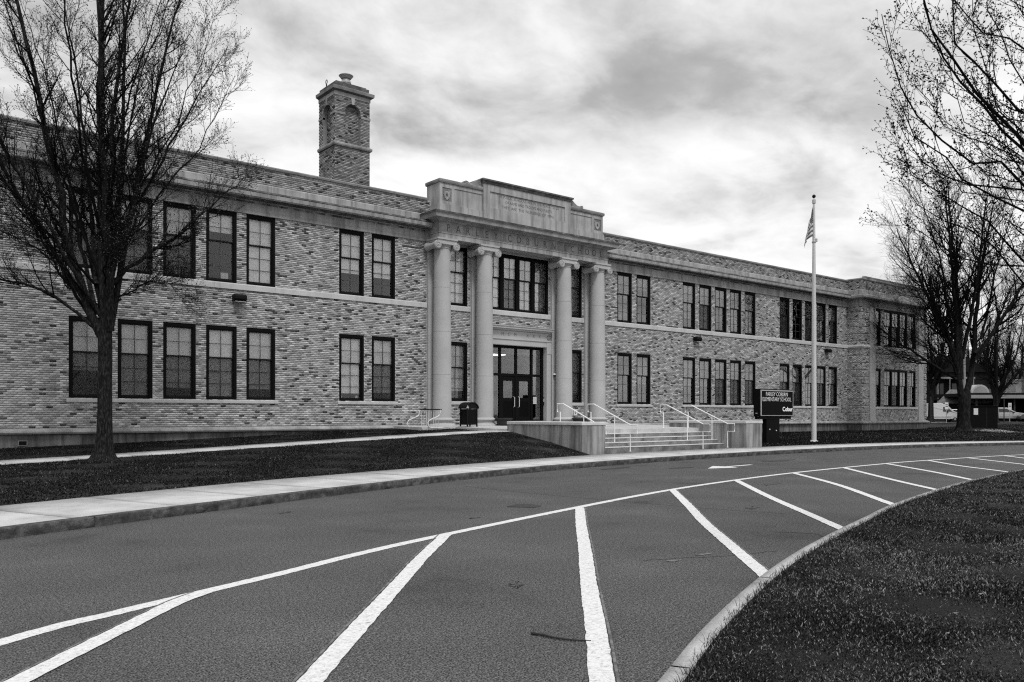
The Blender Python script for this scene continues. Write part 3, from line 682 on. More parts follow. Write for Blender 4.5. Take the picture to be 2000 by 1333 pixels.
mb = MB(); mb.box(s0 + .02, s1 - .02, d0 + .02, d1 - .02, Z(15.6), Z(15.84)); mb.box(s0 + .12, s1 - .12, d0 + .12, d1 - .12, Z(15.8), Z(15.93)); csub(mb, 'crumbling_top', M['stone_black'])
for a, b in ((s0, fa[0]), (fa[1], s1)):
    mb = MB(); mb.box(a - (.03 if a == s0 else 0), b + (.03 if b == s1 else 0), d0 - .03, d0 + .11, Z(14.32), Z(14.42)); csub(mb, 'impost', M['stone_dirty'])
for a, b in ((d0, sa_[0]), (sa_[1], d1)):
    mb = MB(); mb.box(s0 - .03, s0 + .11, a + .12 if a == d0 else a, b, Z(14.32), Z(14.42)); csub(mb, 'impost', M['stone_dirty'])
c = (fa[0] + fa[1]) / 2; mb = MB(); mb.prism([(c - .06, 14.90), (c + .06, 14.90), (c + .10, 15.2), (c - .10, 15.2)], lambda a, h: (a, d0 - .03, Z(h)), lambda a, h: (a, d0 + .05, Z(h))); csub(mb, 'keystone', M['stone'])
c = (sa_[0] + sa_[1]) / 2; mb = MB(); mb.prism([(c - .06, 14.90), (c + .06, 14.90), (c + .10, 15.2), (c - .10, 15.2)], lambda a, h: (s0 - .03, a, Z(h)), lambda a, h: (s0 + .05, a, Z(h))); csub(mb, 'keystone', M['stone'])
fx, fy = 19.75, 37.0
mb = MB(); mb.lathe(fx, fy, [(.24, Z(15.9)), (.22, Z(16.25)), (.25, Z(16.28)), (.25, Z(16.36)), (.2, Z(16.38)), (.17, Z(16.5))], 20); csub(mb, 'flue', M['galv'], True)
mb = MB(); mb.lathe(fx, fy, [(.06, Z(16.52)), (.24, Z(16.5)), (.32, Z(16.60)), (.36, Z(16.64)), (.32, Z(16.68)), (.15, Z(16.76)), (.01, Z(16.78))], 20); csub(mb, 'flue_cap', M['galv'], True)
mb = MB(); mb.tube([(s0 + .1, d1 - .6, Z(15.7)), (s0 + .1, d1 - .6, Z(16.02))], .03); mb.tube([(s0 + .1, d1 - .6 + .08 * math.sin(t), Z(16.12) + .1 * math.cos(t)) for t in np.linspace(0, 2 * math.pi, 13)], .018, 6); csub(mb, 'lifting_ring', M['blackmetal'])

V, F, T = stack_bricks()
bw_ = link_obj('brickwork', np_mesh('brickwork', V, F, M['brick'], tone=T), school); bw_['kind'] = 'stuff'

# --- stone bands, cornice, plinth ----------------------------------
def band_blocks(name, s0, s1, d, prof, m, pitch=2.4, gap=0.006):
    x = s0
    while x < s1 - 0.01:
        x1 = min(x + pitch, s1)
        if s1 - x1 < 0.5: x1 = s1
        mb = MB(); mb.run(prof, x + gap / 2, x1 - gap / 2, d); part(mb, name, m); x = x1
OUT = 0.0
sill_course = [(-.25, 4.755), (.055, 4.755), (.055, 4.95), (.03, 4.985), (-.25, 4.985)]
for a, b in ((XW0, 20.7), (21.62, 23.12), (23.96, 28.12), (28.96, 30.46), (31.38, XW1)): band_blocks('string_course', a, b, D0, sill_course, M['stone_sill'])
lintel = [(-.28, 7.712), (.035, 7.712), (.035, 7.83), (.012, 7.845), (.012, 8.22), (-.28, 8.22)]
arc_t = [(-.28, 7.712), (.06, 7.712), (.06, 7.835), (-.28, 7.835)]
fr_t = [(-.28, 7.845), (.03, 7.845), (.03, 8.20), (-.28, 8.20)]
cor_t = [(-.28, 8.20), (.06, 8.20), (.09, 8.25), (.44, 8.27), (.44, 8.30), (.48, 8.31), (.50, 8.45), (.44, 8.49), (.44, 8.53), (.12, 8.55), (-.28, 8.55)]
blk_t = [(-.28, 8.55), (.10, 8.55), (.10, 8.88), (.05, 8.925), (-.28, 8.925)]
cop_t = [(-.34, 9.56), (.06, 9.56), (.07, 9.63), (.02, 9.68), (-.34, 9.68)]
for a, b in ((XW0, 20.75), (31.33, XW1 - .03)):
    band_blocks('architrave', a, b, D0, arc_t, M['stone'], 3.05); band_blocks('frieze_block', a, b, D0, fr_t, M['stone'], 1.53)
    band_blocks('cornice_block', a, b, D0, cor_t, M['stone'], 3.05, .008); band_blocks('blocking_course', a, b, D0, blk_t, M['stone'], 1.53); band_blocks('coping_stone', a, b, D0, cop_t, M['coping'], 1.8, .01)
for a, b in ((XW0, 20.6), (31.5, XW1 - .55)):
    mb = MB(); mb.run([(.092, 8.246), (.092, 8.236), (.43, 8.258), (.43, 8.267)], a, b, D0); part(mb, 'soffit_shade_grime', M['stone_black'])  # added black strip: cornice shadow painted in together with grime
    mb = MB(); mb.run([(.03, 8.13), (.034, 8.13), (.034, 8.199), (.03, 8.199)], a, b, D0); part(mb, 'frieze_shade_grime', M['stone_shade_grime'])  # thin dark strip, the cornice's shadow and stains put into its colour
# black weathering on top of the cornice shelf
for a, b in ((XW0, 20.6), (31.5, XW1 - .4)): 
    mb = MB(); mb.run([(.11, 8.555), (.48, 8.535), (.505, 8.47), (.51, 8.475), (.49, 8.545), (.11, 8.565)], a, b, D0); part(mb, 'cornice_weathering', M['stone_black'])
for prof, nm, m_ in ((arc_t, 'architrave', 'stone'), (fr_t, 'frieze_block', 'stone'), (cor_t, 'cornice_block', 'stone'), (blk_t, 'blocking_course', 'stone'), ([(o, h + .06) for o, h in cop_t], 'coping_stone', 'coping')):
    p2 = [(max(o, -.05) if o < 0 else o, h) for o, h in prof]; mb = MB(); mb.wrap(p2, PS0, PS1, PD, D0 + (.3 if nm == 'coping_stone' else .0)); part(mb, nm, M[m_])
mb = MB(); mb.wrap([(-.05, 4.75), (.08, 4.75), (.11, 4.86), (.06, 4.98), (-.05, 4.98)], PS0, 58.0, PD, D0); part(mb, 'string_course', M['stone_sill'])
mb = MB(); mb.run(sill_course, 58.95, 65.5, PD); part(mb, 'string_course', M['stone_sill'])
mb = MB(); mb.run([(-.05, 4.75), (.08, 4.75), (.11, 4.86), (.06, 4.98), (-.05, 4.98)], 66.5, PS1 + .06, PD); part(mb, 'string_course', M['stone_sill'])
mb = MB(); mb.box(58.9, 65.5, PD - .07, PD + .1, Z(.40), Z(.535)); part(mb, 'sill', M['stone_sill'])
mb = MB(); mb.box(57.5, 66.4, PD - .004, PD + .25, Z(9.74), Z(9.9)); part(mb, 'coping_stone', M['coping'])
for a, b in ((58.02, 58.93), (65.52, 66.48)):
    for h0, h1 in ((-.2, 1.7), (1.705, 3.7), (3.705, 5.7), (5.705, 7.71)):
        mb = MB(); mb.box(a + .06, b - .06, PD - .07, PD + .1, Z(h0), Z(h1)); part(mb, 'pilaster_block', M['stone_clean'])
    mb = MB(); mb.box(a, b, PD - .13, PD + .1, Z(-.5), Z(-.36)); mb.box(a + .03, b - .03, PD - .1, PD + .1, Z(-.36), Z(-.2)); part(mb, 'pilaster_base', M['stone_clean'])
# plinth with rounded water table
wt = [(-.2, -.60), (.02, -.68), (.14, -.655), (.17, -.60), (.15, -.55), (.05, -.49), (-.2, -.47)]
band_blocks('water_table', XW0, 20.5, D0, wt, M['stone_dirty'], 2.0); band_blocks('water_table', 31.6, XW1 - .1, D0, wt, M['stone_dirty'], 2.0)
mb = MB(); mb.box(XW0, 20.5, D0 + .01, D0 + .3, Z(-1.8), Z(-.6)); mb.box(20.5, 31.6, D0 + .01, D0 + .3, Z(-.8), Z(-.56)); mb.box(31.6, XW1, D0 + .01, D0 + .3, Z(-1.8), Z(-.6)); part(mb, 'foundation', M['plinth'])
mb = MB(); mb.wrap([(o, h) for o, h in [(-.1, -.60), (.02, -.70), (.14, -.68), (.18, -.61), (.15, -.55), (.05, -.49), (-.1, -.47)]], PS0 - .04, PS1 + .04, PD - .06, D0); part(mb, 'water_table', M['stone_dirty'])
mb = MB(); mb.wrap([(-.1, -1.9), (.04, -1.9), (.04, -.64), (-.1, -.64)], PS0 - .04, PS1 + .04, PD - .06, D0); part(mb, 'foundation', M['plinth'])
v_ = empty('air_vent', (4.94, D0, Z(-.94))); v_.parent = school; v_.matrix_parent_inverse = Matrix.Translation(school.location).inverted()
mb = MB(); mb.box(4.80, 5.08, D0 - .02, D0 + .02, Z(-1.03), Z(-.86)); o = link_obj('vent_frame', mb.mesh('vent_frame', M['coping'])); o.parent = v_; o.matrix_parent_inverse = Matrix.Translation(-v_.location)
mb = MB(); [mb.box(4.83, 5.05, D0 - .03, D0 - .021, Z(-1.0 + .025 * k), Z(-.99 + .025 * k)) for k in range(5)]; mb.box(4.83, 5.05, D0 - .024, D0 - .021, Z(-1.01), Z(-.88)); o = link_obj('vent_grille', mb.mesh('vent_grille', M['blackmetal'])); o.parent = v_; o.matrix_parent_inverse = Matrix.Translation(-v_.location)
# window sills of the lower storey
for a, b in ((LEFT5[0][0] - .08, LEFT5[-1][1] + .1), (LEFT2[0][0] - .08, LEFT2[1][1] + .1), (RIGHT2[0][0] - .08, RIGHT2[1][1] + .1), (RIGHT5[0][0] - .08, RIGHT5[-1][1] + .1), (RIGHT5B[0][0] - .08, RIGHT5B[-1][1] + .1)):
    mb = MB(); mb.run([(-.28, .42), (.06, .42), (.065, .52), (0, .538), (-.28, .538)], a, b, D0); part(mb, 'sill', M['stone_sill'])
for a, b in ((21.63, 23.11), (28.97, 30.45)):
    mb = MB(); mb.run([(-.28, .45), (.06, .45), (.065, .58), (0, .598), (-.28, .598)], a, b, D0); part(mb, 'sill', M['stone_sill'])

# --- windows --------------------------------------------------------
_wm = {}
def win_meshes(w, h, cols=2):
    """meshes in window space: x 0..w, y depth (0 = brick face, + inwards), z 0..h"""
    key = (round(w, 3), round(h, 3), cols)
    if key in _wm: return _wm[key]
    fw = 0.10; mb = MB()
    mb.box(0, fw, .03, .32, 0, h); mb.box(w - fw, w, .03, .32, 0, h); mb.box(fw, w - fw, .03, .32, h - .13, h); mb.box(fw, w - fw, .05, .32, 0, .07)
    mb.box(fw, fw + .02, .045, .065, .07, h - .13); mb.box(w - fw - .02, w - fw, .045, .065, .07, h - .13)
    d = dict(frame=mb.mesh('window_frame', M['frame']))
    gx0, gx1 = fw, w - fw; mid = .07 + (h - .20) * 0.575; top = h - .13
    def sash(z0, z1, y, rows, name):
        st = .05; mb = MB(); x0, x1 = gx0, gx1
        mb.box(x0, x0 + st, y, y + .045, z0, z1); mb.box(x1 - st, x1, y, y + .045, z0, z1); mb.box(x0 + st, x1 - st, y, y + .045, z1 - st, z1); mb.box(x0 + st, x1 - st, y, y + .045, z0, z0 + (.075 if rows == 3 else .055))
        a, b = x0 + st, x1 - st; c, e = z0 + (.075 if rows == 3 else .055), z1 - st
        s_ = mb.mesh(name, M['sash']); mb = MB()
        for i in range(1, cols): q = a + (b - a) * i / cols; mb.box(q - .011, q + .011, y + .004, y + .034, c, e)
        for j in range(1, rows): q = c + (e - c) * j / rows; mb.box(a, b, y + .006, y + .032, q - .010, q + .010)
        mu = mb.mesh('muntin', M['muntin']); panes = []
        pw, ph = (b - a) / cols, (e - c) / rows
        for i in range(cols):
            for j in range(rows): panes.append((a + pw * (i + .5), y + .02, c + ph * (j + .5)))
        mb = MB(); mb.box(-pw / 2, pw / 2, -.002, .002, -ph / 2, ph / 2)
        return s_, mu, mb.mesh('pane', M['glass']), panes
    d['up'] = sash(mid, top, .07, 2, 'upper_sash'); d['lo'] = sash(.07, mid + .045, .12, 3, 'lower_sash'); d['in'] = (gx0, gx1, mid, top)
    _wm[key] = d; return d
_bm = {}
def window(s0, h0, w, h, d=D0, blind=1.0, bright=True, screen=False, card=None, things=None, parent=None):
    d_ = win_meshes(w, h); par = parent or school
    wroot = bpy.data.objects.new('window', d_['frame']); COL.objects.link(wroot); wroot.parent = par; wroot.location = Vector((s0, d, Z(h0))) - par.location
    def ch(name, me, loc=(0, 0, 0)):
        o = bpy.data.objects.new(name, me); COL.objects.link(o); o.parent = wroot; o.location = loc; return o
    for k in ('up', 'lo'):
        s_, mu, pn, ps = d_[k]; ch('sash', s_); ch('muntins', mu)
        for p in ps: ch('pane', pn, p)
    gx0, gx1, mid, top = d_['in']
    if blind > 0.02:
        zb = top - (top - .12) * min(blind, 1.0); key = (w, h, round(zb, 2), bright)
        if key not in _bm:
            mb = MB(); n = 26; vs = []
            x0, x1 = gx0 + .015, gx1 - .015
            mb.box(x0, x1, .190, .194, zb, top); mb.box(x0, x1, .185, .197, zb - .012, zb + .012)
            _bm[key] = mb.mesh('blind', M['blind'] if bright else M['blind_grey'])
        ch('blind', _bm[key])
    if screen:
        key = ('screen', w, h)
        if key not in _bm: mb = MB(); mb.box(gx0 + .04, gx1 - .04, .105, .107, .10, mid - .01); _bm[key] = mb.mesh('insect_screen', M['screen'])
        ch('insect_screen', _bm[key])
    if card:
        txt, cx_, cz, cw = card
        mb = MB(); mb.box(cx_ - cw / 2, cx_ + cw / 2, 0.181, .184, cz - .07, cz + .07); c_ = ch('room_card', mb.mesh('room_card', M['paper']))
        me = text_mesh(txt, .13, M['ink'], 0.0005); me.transform(Matrix.Rotation(R(90), 4, 'X')); me.transform(Matrix.Translation((cx_, .179, cz))); ch('room_number', me)
    for t in (things or []):
        x, z, a, b = t; mb = MB(); mb.box(x, x + a, .175, .18, z, z + b); ch('paper', mb.mesh('paper', M['paper']))
    return wroot
HL, HU = LO[1] - LO[0], UP[1] - UP[0]
lowers = [(.66, 1, 1, ('112', .28, 1.06, .34)), (1, 1, 1, None), (.87, 1, 1, None), (1, 1, 1, ('114A', .34, 1.07, .42)), (.87, 1, 1, None), (.91, 1, 0, ('111', .26, 1.05, .3)), (.89, 1, 1, None),
          (0, 1, 0, None), (.64, 1, 0, None), (.63, 1, 0, None), (.60, 1, 0, None), (.60, 1, 1, None), (1, 1, 1, None), (.68, 1, 1, None), (1, 1, 1, None), (.9, 1, 1, None), (1, 1, 0, None), (.92, 1, 1, None), (.95, 1, 0, None)]
uppers = [(1, 1, 1), (1, 1, 1), (.86, 1, 1), (.28, 1, 0), (1, 1, 0), (.67, 1, 0), (.69, 1, 0), (1, 1, 0), (.27, 1, 0), (.80, 1, 0), (1, 1, 1), (.40, 1, 0), (1, 1, 0), (1, 1, 0), (1, 0, 1), (0, 0, 0), (1, 0, 1), (1, 1, 0), (0, 0, 0)]
ALLW = LEFT5 + LEFT2 + RIGHT2 + RIGHT5 + RIGHT5B
for (a, b), q in zip(ALLW, lowers): window(a, LO[0], WW, HL, blind=q[0], screen=bool(q[2]), card=q[3], things=[(.12, .13, .1, .12), (.85, .13, .1, .12)] if a == 16.39 else ([(.2, .2, .12, .14), (.45, .12, .3, .1)] if a == 38.48 else None))
for k, ((a, b), q) in enumerate(zip(ALLW, uppers)): window(a, UP[0], WW, HU, blind=q[0], bright=bool(q[1]), screen=bool(q[2]), things=[(.45, .15, .2, .5)] if k == 2 else ([(.6, .1, .3, .28)] if k == 3 else None))
for a, b in PORT: window(a, .6, b - a, 2.73, blind=.85, bright=False); window(a, 4.99, b - a, 2.72, blind=1 if a < 25 else .9, bright=a < 25)
w4 = (28.01 - 24.07) / 4
for k, (q, br) in enumerate([(1, 1), (1, 1), (1, 1), (.9, 0)]): window(24.07 + w4 * k, 4.99, w4, 2.72, blind=q, bright=bool(br), screen=(k == 1))
for hh, HH in ((UP[0], HU), (LO[0], HL)):
    window(59.0, hh, .78, HH, PD, blind=.3 if hh > 2 else 0, bright=False); window(64.2, hh, 1.05, HH, PD, blind=.4 if hh > 2 else 0, bright=False)
    for k in range(3): window(60.25 + 1.21 * k, hh, 1.21, HH, PD, blind=[1, .5, .5][k] if hh > 2 else [0, 1, 1][k], bright=True, screen=(k == 1))

# --- portico ---------------------------------------------------------
for a, b, _, _ in PIL:
    for h0, h1 in ((-.3, 1.6), (1.605, 3.5), (3.505, 5.5), (5.505, 7.5)):
        mb = MB(); mb.box(a + .02, b - .02, D0 - .12, D0 + .05, Z(h0), Z(h1)); part(mb, 'pilaster_block', M['stone_clean'])
    mb = MB(); mb.box(a - .02, b + .02, D0 - .17, D0 + .05, Z(-.56), Z(-.3)); mb.box(a - .01, b + .01, D0 - .15, D0 + .05, Z(7.5), Z(7.77)); part(mb, 'pilaster_base', M['stone_clean'])
COLX = [21.16, 23.53, 28.55, 30.92]; CD = 30.74
SEG = [(-.14, 1.75), (1.755, 3.65), (3.655, 5.6), (5.605, 7.33)]
def col_r(h):
    t = (h + .14) / 7.5; return 0.42 - 0.065 * t ** 1.6
def make_column():
    c = empty('column', (0, 0, 0)); kids = []
    def k(mb, name, m=M['stone_clean'], smooth=True):
        o = link_obj(name, mb.mesh(name, m, smooth)); o.parent = c; kids.append(o)
    k(MB().lathe(0, 0, [(.44, Z(-.58)), (.60, Z(-.58)), (.635, Z(-.545)), (.635, Z(-.50)), (.60, Z(-.455)), (.52, Z(-.43)), (.47, Z(-.385)), (.465, Z(-.34)), (.50, Z(-.305)), (.53, Z(-.29)), (.555, Z(-.255)), (.55, Z(-.22)), (.50, Z(-.19)), (.45, Z(-.17)), (.42, Z(-.14))], 40), 'base')
    for h0, h1 in SEG:
        pr = [(col_r(h0) - .006, Z(h0)), (col_r(h0), Z(h0 + .006))] + [(col_r(h), Z(h)) for h in np.linspace(h0 + .1, h1 - .1, 5)] + [(col_r(h1), Z(h1 - .006)), (col_r(h1) - .006, Z(h1))]
        k(MB().lathe(0, 0, pr, 40), 'drum')
    mb = MB(); mb.lathe(0, 0, [(.35, Z(7.32)), (.38, Z(7.34)), (.38, Z(7.38)), (.36, Z(7.40)), (.42, Z(7.47)), (.44, Z(7.54)), (.40, Z(7.58))], 32)
    mb.box(-.5, .5, -.42, .40, Z(7.60), Z(7.69)); mb.box(-.54, .54, -.46, .44, Z(7.69), Z(7.765)); k(mb, 'capital')
    for sg in (-1, 1):
        mb = MB(); zc = Z(7.44)
        mb.lathe(sg * .50, zc, [(.165, -.44), (.185, -.42), (.185, -.36), (.15, -.28), (.125, 0), (.15, .26), (.185, .34), (.185, .42)], 24, 'y')
        spi = [(sg * .50 + sg * (.165 - .0105 * t) * math.sin(t), -.445, zc + (.165 - .0105 * t) * math.cos(t)) for t in np.linspace(0, 13, 52)]
        mb.tube(spi, .014, 5); mb.lathe(sg * .50, zc, [(.02, -.465), (.035, -.45), (.035, -.43)], 10, 'y')
        k(mb, 'volute')
    mb = MB(); mb.box(-.40, .40, -.43, .40, Z(7.50), Z(7.60))
    for q in range(-3, 4): mb.lathe(q * .08, Z(7.50), [(.01, -.47), (.035, -.45), (.04, -.42)], 8, 'y')
    k(mb, 'egg_moulding')
    return c, kids
c0, ck = make_column()
for i, x in enumerate(COLX):
    if i == 0: cc = c0
    else:
        cc = c0.copy(); COL.objects.link(cc)
        for kd in ck: n_ = kd.copy(); COL.objects.link(n_); n_.parent = cc
    cc.parent = school; cc.location = Vector((x, CD, 0)) - school.location
E0, E1, EF = 20.76, 31.32, 30.40
mb = MB(); mb.wrap([(0, 7.77), (0, 7.98), (.025, 7.99), (.025, 8.03), (-.6, 8.03), (-.6, 7.77)], E0, E1, EF, D0 + .02); part(mb, 'architrave', M['stone'])
mb = MB(); mb.box(E0 + .55, E1 - .55, EF + .6, D0 + .02, Z(7.78), Z(7.86)); part(mb, 'portico_soffit', M['stone_dirty'])
# frieze in blocks with the carved name
fx0 = E0; cuts = [E0, 22.6, 24.4, 26.2, 28.0, 29.6, E1]
for a, b in zip(cuts[:-1], cuts[1:]):
    mb = MB(); mb.box(a + .003 * (a != E0), b - .003 * (b != E1), EF + .012, D0 + .02, Z(8.035), Z(8.50)); part(mb, 'frieze_block', M['stone_dirty'])
dots = MB(); x = E0 + .05
while x < E1: dots.box(x, x + .05, EF - .035, EF + .01, Z(8.035), Z(8.055)); x += .1
part(dots, 'bead_moulding', M['stone'])
CO = [(.02, 8.50), (.08, 8.52), (.12, 8.58), (.40, 8.60), (.42, 8.76), (.47, 8.80), (.47, 8.86), (.10, 8.93), (-.3, 8.93), (-.3, 8.50)]
mb = MB(); mb.wrap(CO, E0, E1, EF, D0 - .001 + .05); part(mb, 'cornice', M['stone_dirty'])
mb = MB(); mb.wrap([(.475, 8.79), (.485, 8.86), (.12, 8.945), (.11, 8.935), (.472, 8.855)], E0, E1, EF, D0); part(mb, 'cornice_weathering', M['stone_black'])
A0, A1, AF = 20.93, 31.15, 30.58
mb = MB(); mb.box(A0 - .04, A1 + .04, AF - .04, D0 + .3, Z(8.93), Z(9.33)); part(mb, 'attic_base', M['stone'])
mb = MB(); mb.box(A0, A1, AF + .03, D0 + .3, Z(9.333), Z(10.27)); part(mb, 'attic_wall', M['stone'])
def attic_panel(a, b, h0, h1, inset=.0):
    mb = MB(); mb.box(a, b, AF, AF + .03, Z(h0), Z(h1)); return mb
for sg in (0, 1):
    f = (lambda x: x) if sg == 0 else (lambda x: A0 + A1 - x)
    mb = MB()
    for a, b, h0, h1 in ((A0, 21.07, 9.333, 10.27), (21.57, 21.72, 9.333, 10.27), (21.07, 21.57, 9.333, 9.48), (21.07, 21.57, 10.07, 10.27), (21.72, 23.3, 10.10, 10.27)): 
        mb.box(f(a), f(b), AF, AF + .032, Z(h0), Z(h1))
    part(mb, 'attic_panel_frame', M['stone'])
    # carved shield in its sunk square
    c = f(21.32); sh = empty('shield', (c, AF, Z(9.77))); sh.parent = school; sh.matrix_parent_inverse = Matrix.Translation(school.location).inverted()
    def shsub(mb, nm, m_): o = link_obj(nm, mb.mesh(nm, m_)); o.parent = sh; o.matrix_parent_inverse = Matrix.Translation(-sh.location)
    mb = MB(); mb.box(c - .245, c + .245, AF + .026, AF + .029, Z(9.485), Z(10.065)); shsub(mb, 'sunk_ground', M['coping'])
    mb = MB(); pts = [(-.16, .17), (-.06, .14), (0, .17), (.06, .14), (.16, .17), (.165, -.03), (.12, -.14), (0, -.23), (-.12, -.14), (-.165, -.03)]
    mb.prism([(c + x, 9.77 + y) for x, y in pts], lambda a, h: (a, AF + .002, Z(h)), lambda a, h: (a, AF + .027, Z(h))); shsub(mb, 'shield_face', M['stone'])
    mb = MB(); mb.box(c - .05, c + .05, AF - .006, AF + .001, Z(9.70), Z(9.80)); mb.box(c - .04, c - .02, AF - .006, AF + .001, Z(9.80), Z(9.86)); mb.box(c + .01, c + .03, AF - .006, AF + .001, Z(9.80), Z(9.87)); shsub(mb, 'emblem', M['carve_shade_faint'])
    mb = MB()
    for q in np.linspace(0, 2 * math.pi, 15)[:-1]:
        x, y = .20 * math.cos(q), .255 * math.sin(q); mb.tube([(c + x, AF + .012, Z(9.775 + y)), (c + x * .86, AF + .012, Z(9.775 + y * .95)), (c + x * .95, AF + .012, Z(9.775 + y * .8))], .014, 5)
    shsub(mb, 'scrollwork', M['stone_dirty'])
capA = [(.0, 10.27), (.05, 10.28), (.07, 10.34), (.07, 10.41), (.02, 10.45), (-.3, 10.45), (-.3, 10.27)]
mb = MB(); mb.wrap(capA, A0, A1, AF, D0 + .35); part(mb, 'attic_cap', M['coping'])
C0, C1, CF = 23.30, 28.78, AF - .08
mb = MB(); mb.box(C0, C1, CF + .05, D0 + .25, Z(8.93), Z(10.62)); part(mb, 'raised_centre', M['stone'])
mb = MB()
for a, b, h0, h1 in ((C0, C0 + .38, 8.935, 10.62), (C1 - .38, C1, 8.935, 10.62), (C0 + .38, C1 - .38, 8.935, 9.55), (C0 + .38, C1 - .38, 10.30, 10.62)): mb.box(a, b, CF, CF + .052, Z(h0), Z(h1))
part(mb, 'raised_frame', M['stone'])
mb = MB(); mb.wrap([(0, 10.62), (.04, 10.63), (.06, 10.72), (.12, 10.75), (.12, 10.82), (-.3, 10.84), (-.3, 10.62)], C0, C1, CF, D0 + .25); part(mb, 'raised_cap', M['stone_black'])
for sg in (-1, 1):     # scrolls leaning against the raised centre
    x0 = C0 if sg < 0 else C1
    pts = [(0, 10.45), (0, 10.76), (.12, 10.80), (.24, 10.76), (.36, 10.66), (.55, 10.56), (.72, 10.53), (.82, 10.58), (.92, 10.60), (.98, 10.55), (.97, 10.45)]
    mb = MB(); mb.prism([(x0 + sg * x, h) for x, h in pts], lambda a, h: (a, AF + .02, Z(h)), lambda a, h: (a, AF + .3, Z(h)))
    mb.tube([(x0 + sg * (.17 + (.13 - .012 * t) * math.cos(t)), AF + .015, Z(10.63 + (.12 - .011 * t) * math.sin(t))) for t in np.linspace(0, 9, 30)], .012, 5)
    mb.tube([(x0 + sg * (.88 + .05 * math.cos(t)), AF + .015, Z(10.53 + .05 * math.sin(t))) for t in np.linspace(0, 6, 14)], .012, 5)
    part(mb, 'scroll', M['stone_dirty'])
# lettering laid on the stone, its dark tone painting the shade of carved cuts
def letters(word, x0, x1, z, d, size, m, thin, sx=1.0, nm='carved_letter'):
    n = len(word); 
    for i, chh in enumerate(word):
        if chh == ' ': continue
        x = x0 + (x1 - x0) * i / (n - 1); me = text_mesh(chh, size, m, 0.002, thin, sx); put_text(nm, me, school, x, d, z)
letters('PARLEY', 21.28, 23.95, Z(8.24), EF + .008, .46, M['carve_shade'], -.004, .82)
letters('COBURN', 24.78, 27.55, Z(8.24), EF + .008, .46, M['carve_shade'], -.004, .82)
letters('SCHOOL', 28.32, 30.85, Z(8.24), EF + .008, .46, M['carve_shade'], -.004, .82)
for j, (tx, a, b) in enumerate((('THE PUBLIC SCHOOLS ARE IN THE PLACE TO US', 24.12, 28.02), ('OF ARMS AND TROOPS AND FLEETS', 24.62, 27.55), ('THEY  ARE  THE  NURSERIES  OF  MEN.', 24.42, 27.70))):
    me = text_mesh(tx, .19, M['carve_shade_faint'], 0.001, -.002); w_ = max(v.co.x for v in me.vertices) - min(v.co.x for v in me.vertices); me.transform(Matrix.Diagonal(((b - a) / w_, 1, 1, 1)))
    put_text('carved_inscription', me, school, (a + b) / 2, CF + .046, Z(10.17 - .235 * j))
# --- door surround ----------------------------------------------------
def box_part(nm, m, *b, bevel=0): mb = MB(); mb.box(b[0], b[1], b[2], b[3], Z(b[4]), Z(b[5])); return part(mb, nm, m, bevel=bevel)
for a, b in ((24.0, 24.28), (27.80, 28.08)):
    box_part('door_jamb', M['stone_clean'], a, b, D0 - .10, D0 + .45, -.56, 3.33); box_part('door_jamb', M['stone_clean'], a - .04 * (a < 25), b + .04 * (a > 25), D0 - .115, D0 - .1, 3.0, 3.62)
box_part('door_lintel', M['stone_clean'], 24.0, 28.08, D0 - .10, D0 + .45, 3.332, 3.60)
box_part('door_lintel', M['stone_clean'], 24.28, 27.80, D0 - .105, D0 - .1, 3.345, 3.42)
box_part('door_moulding', M['stone_clean'], 23.97, 28.11, D0 - .14, D0 + .3, 3.602, 3.66)
box_part('door_frieze', M['stone_clean'], 24.0, 28.08, D0 - .08, D0 + .3, 3.663, 4.02)
mb = MB(); mb.run([(.0, 4.022), (.14, 4.04), (.18, 4.10), (.30, 4.12), (.30, 4.19), (.34, 4.22), (.34, 4.25), (.0, 4.29), (-.2, 4.29), (-.2, 4.022)], 23.98, 28.10, D0); part(mb, 'door_cornice', M['stone_clean'])
for xx in (24.14, 27.94):
    mb = MB(); 
    for q in range(8): a = q * math.pi / 4; mb.tube([(xx + .04 * math.cos(a), D0 - .09, Z(3.83) + .04 * math.sin(a)), (xx + .12 * math.cos(a), D0 - .10, Z(3.83) + .12 * math.sin(a))], .03, 6)
    mb.lathe(xx, Z(3.83), [(.01, D0 - .13), (.04, D0 - .12), (.05, D0 - .08)], 10, 'y'); part(mb, 'rosette', M['stone_dirty'])
letters('MCM·XXX', 25.0, 27.35, Z(3.84), D0 - .083, .24, M['carve_shade'], -.004, .9, 'carved_numeral')
box_part('door_step', M['stone_dirty'], 24.28, 27.80, D0 - .05, D0 + .5, -.6, -.33)
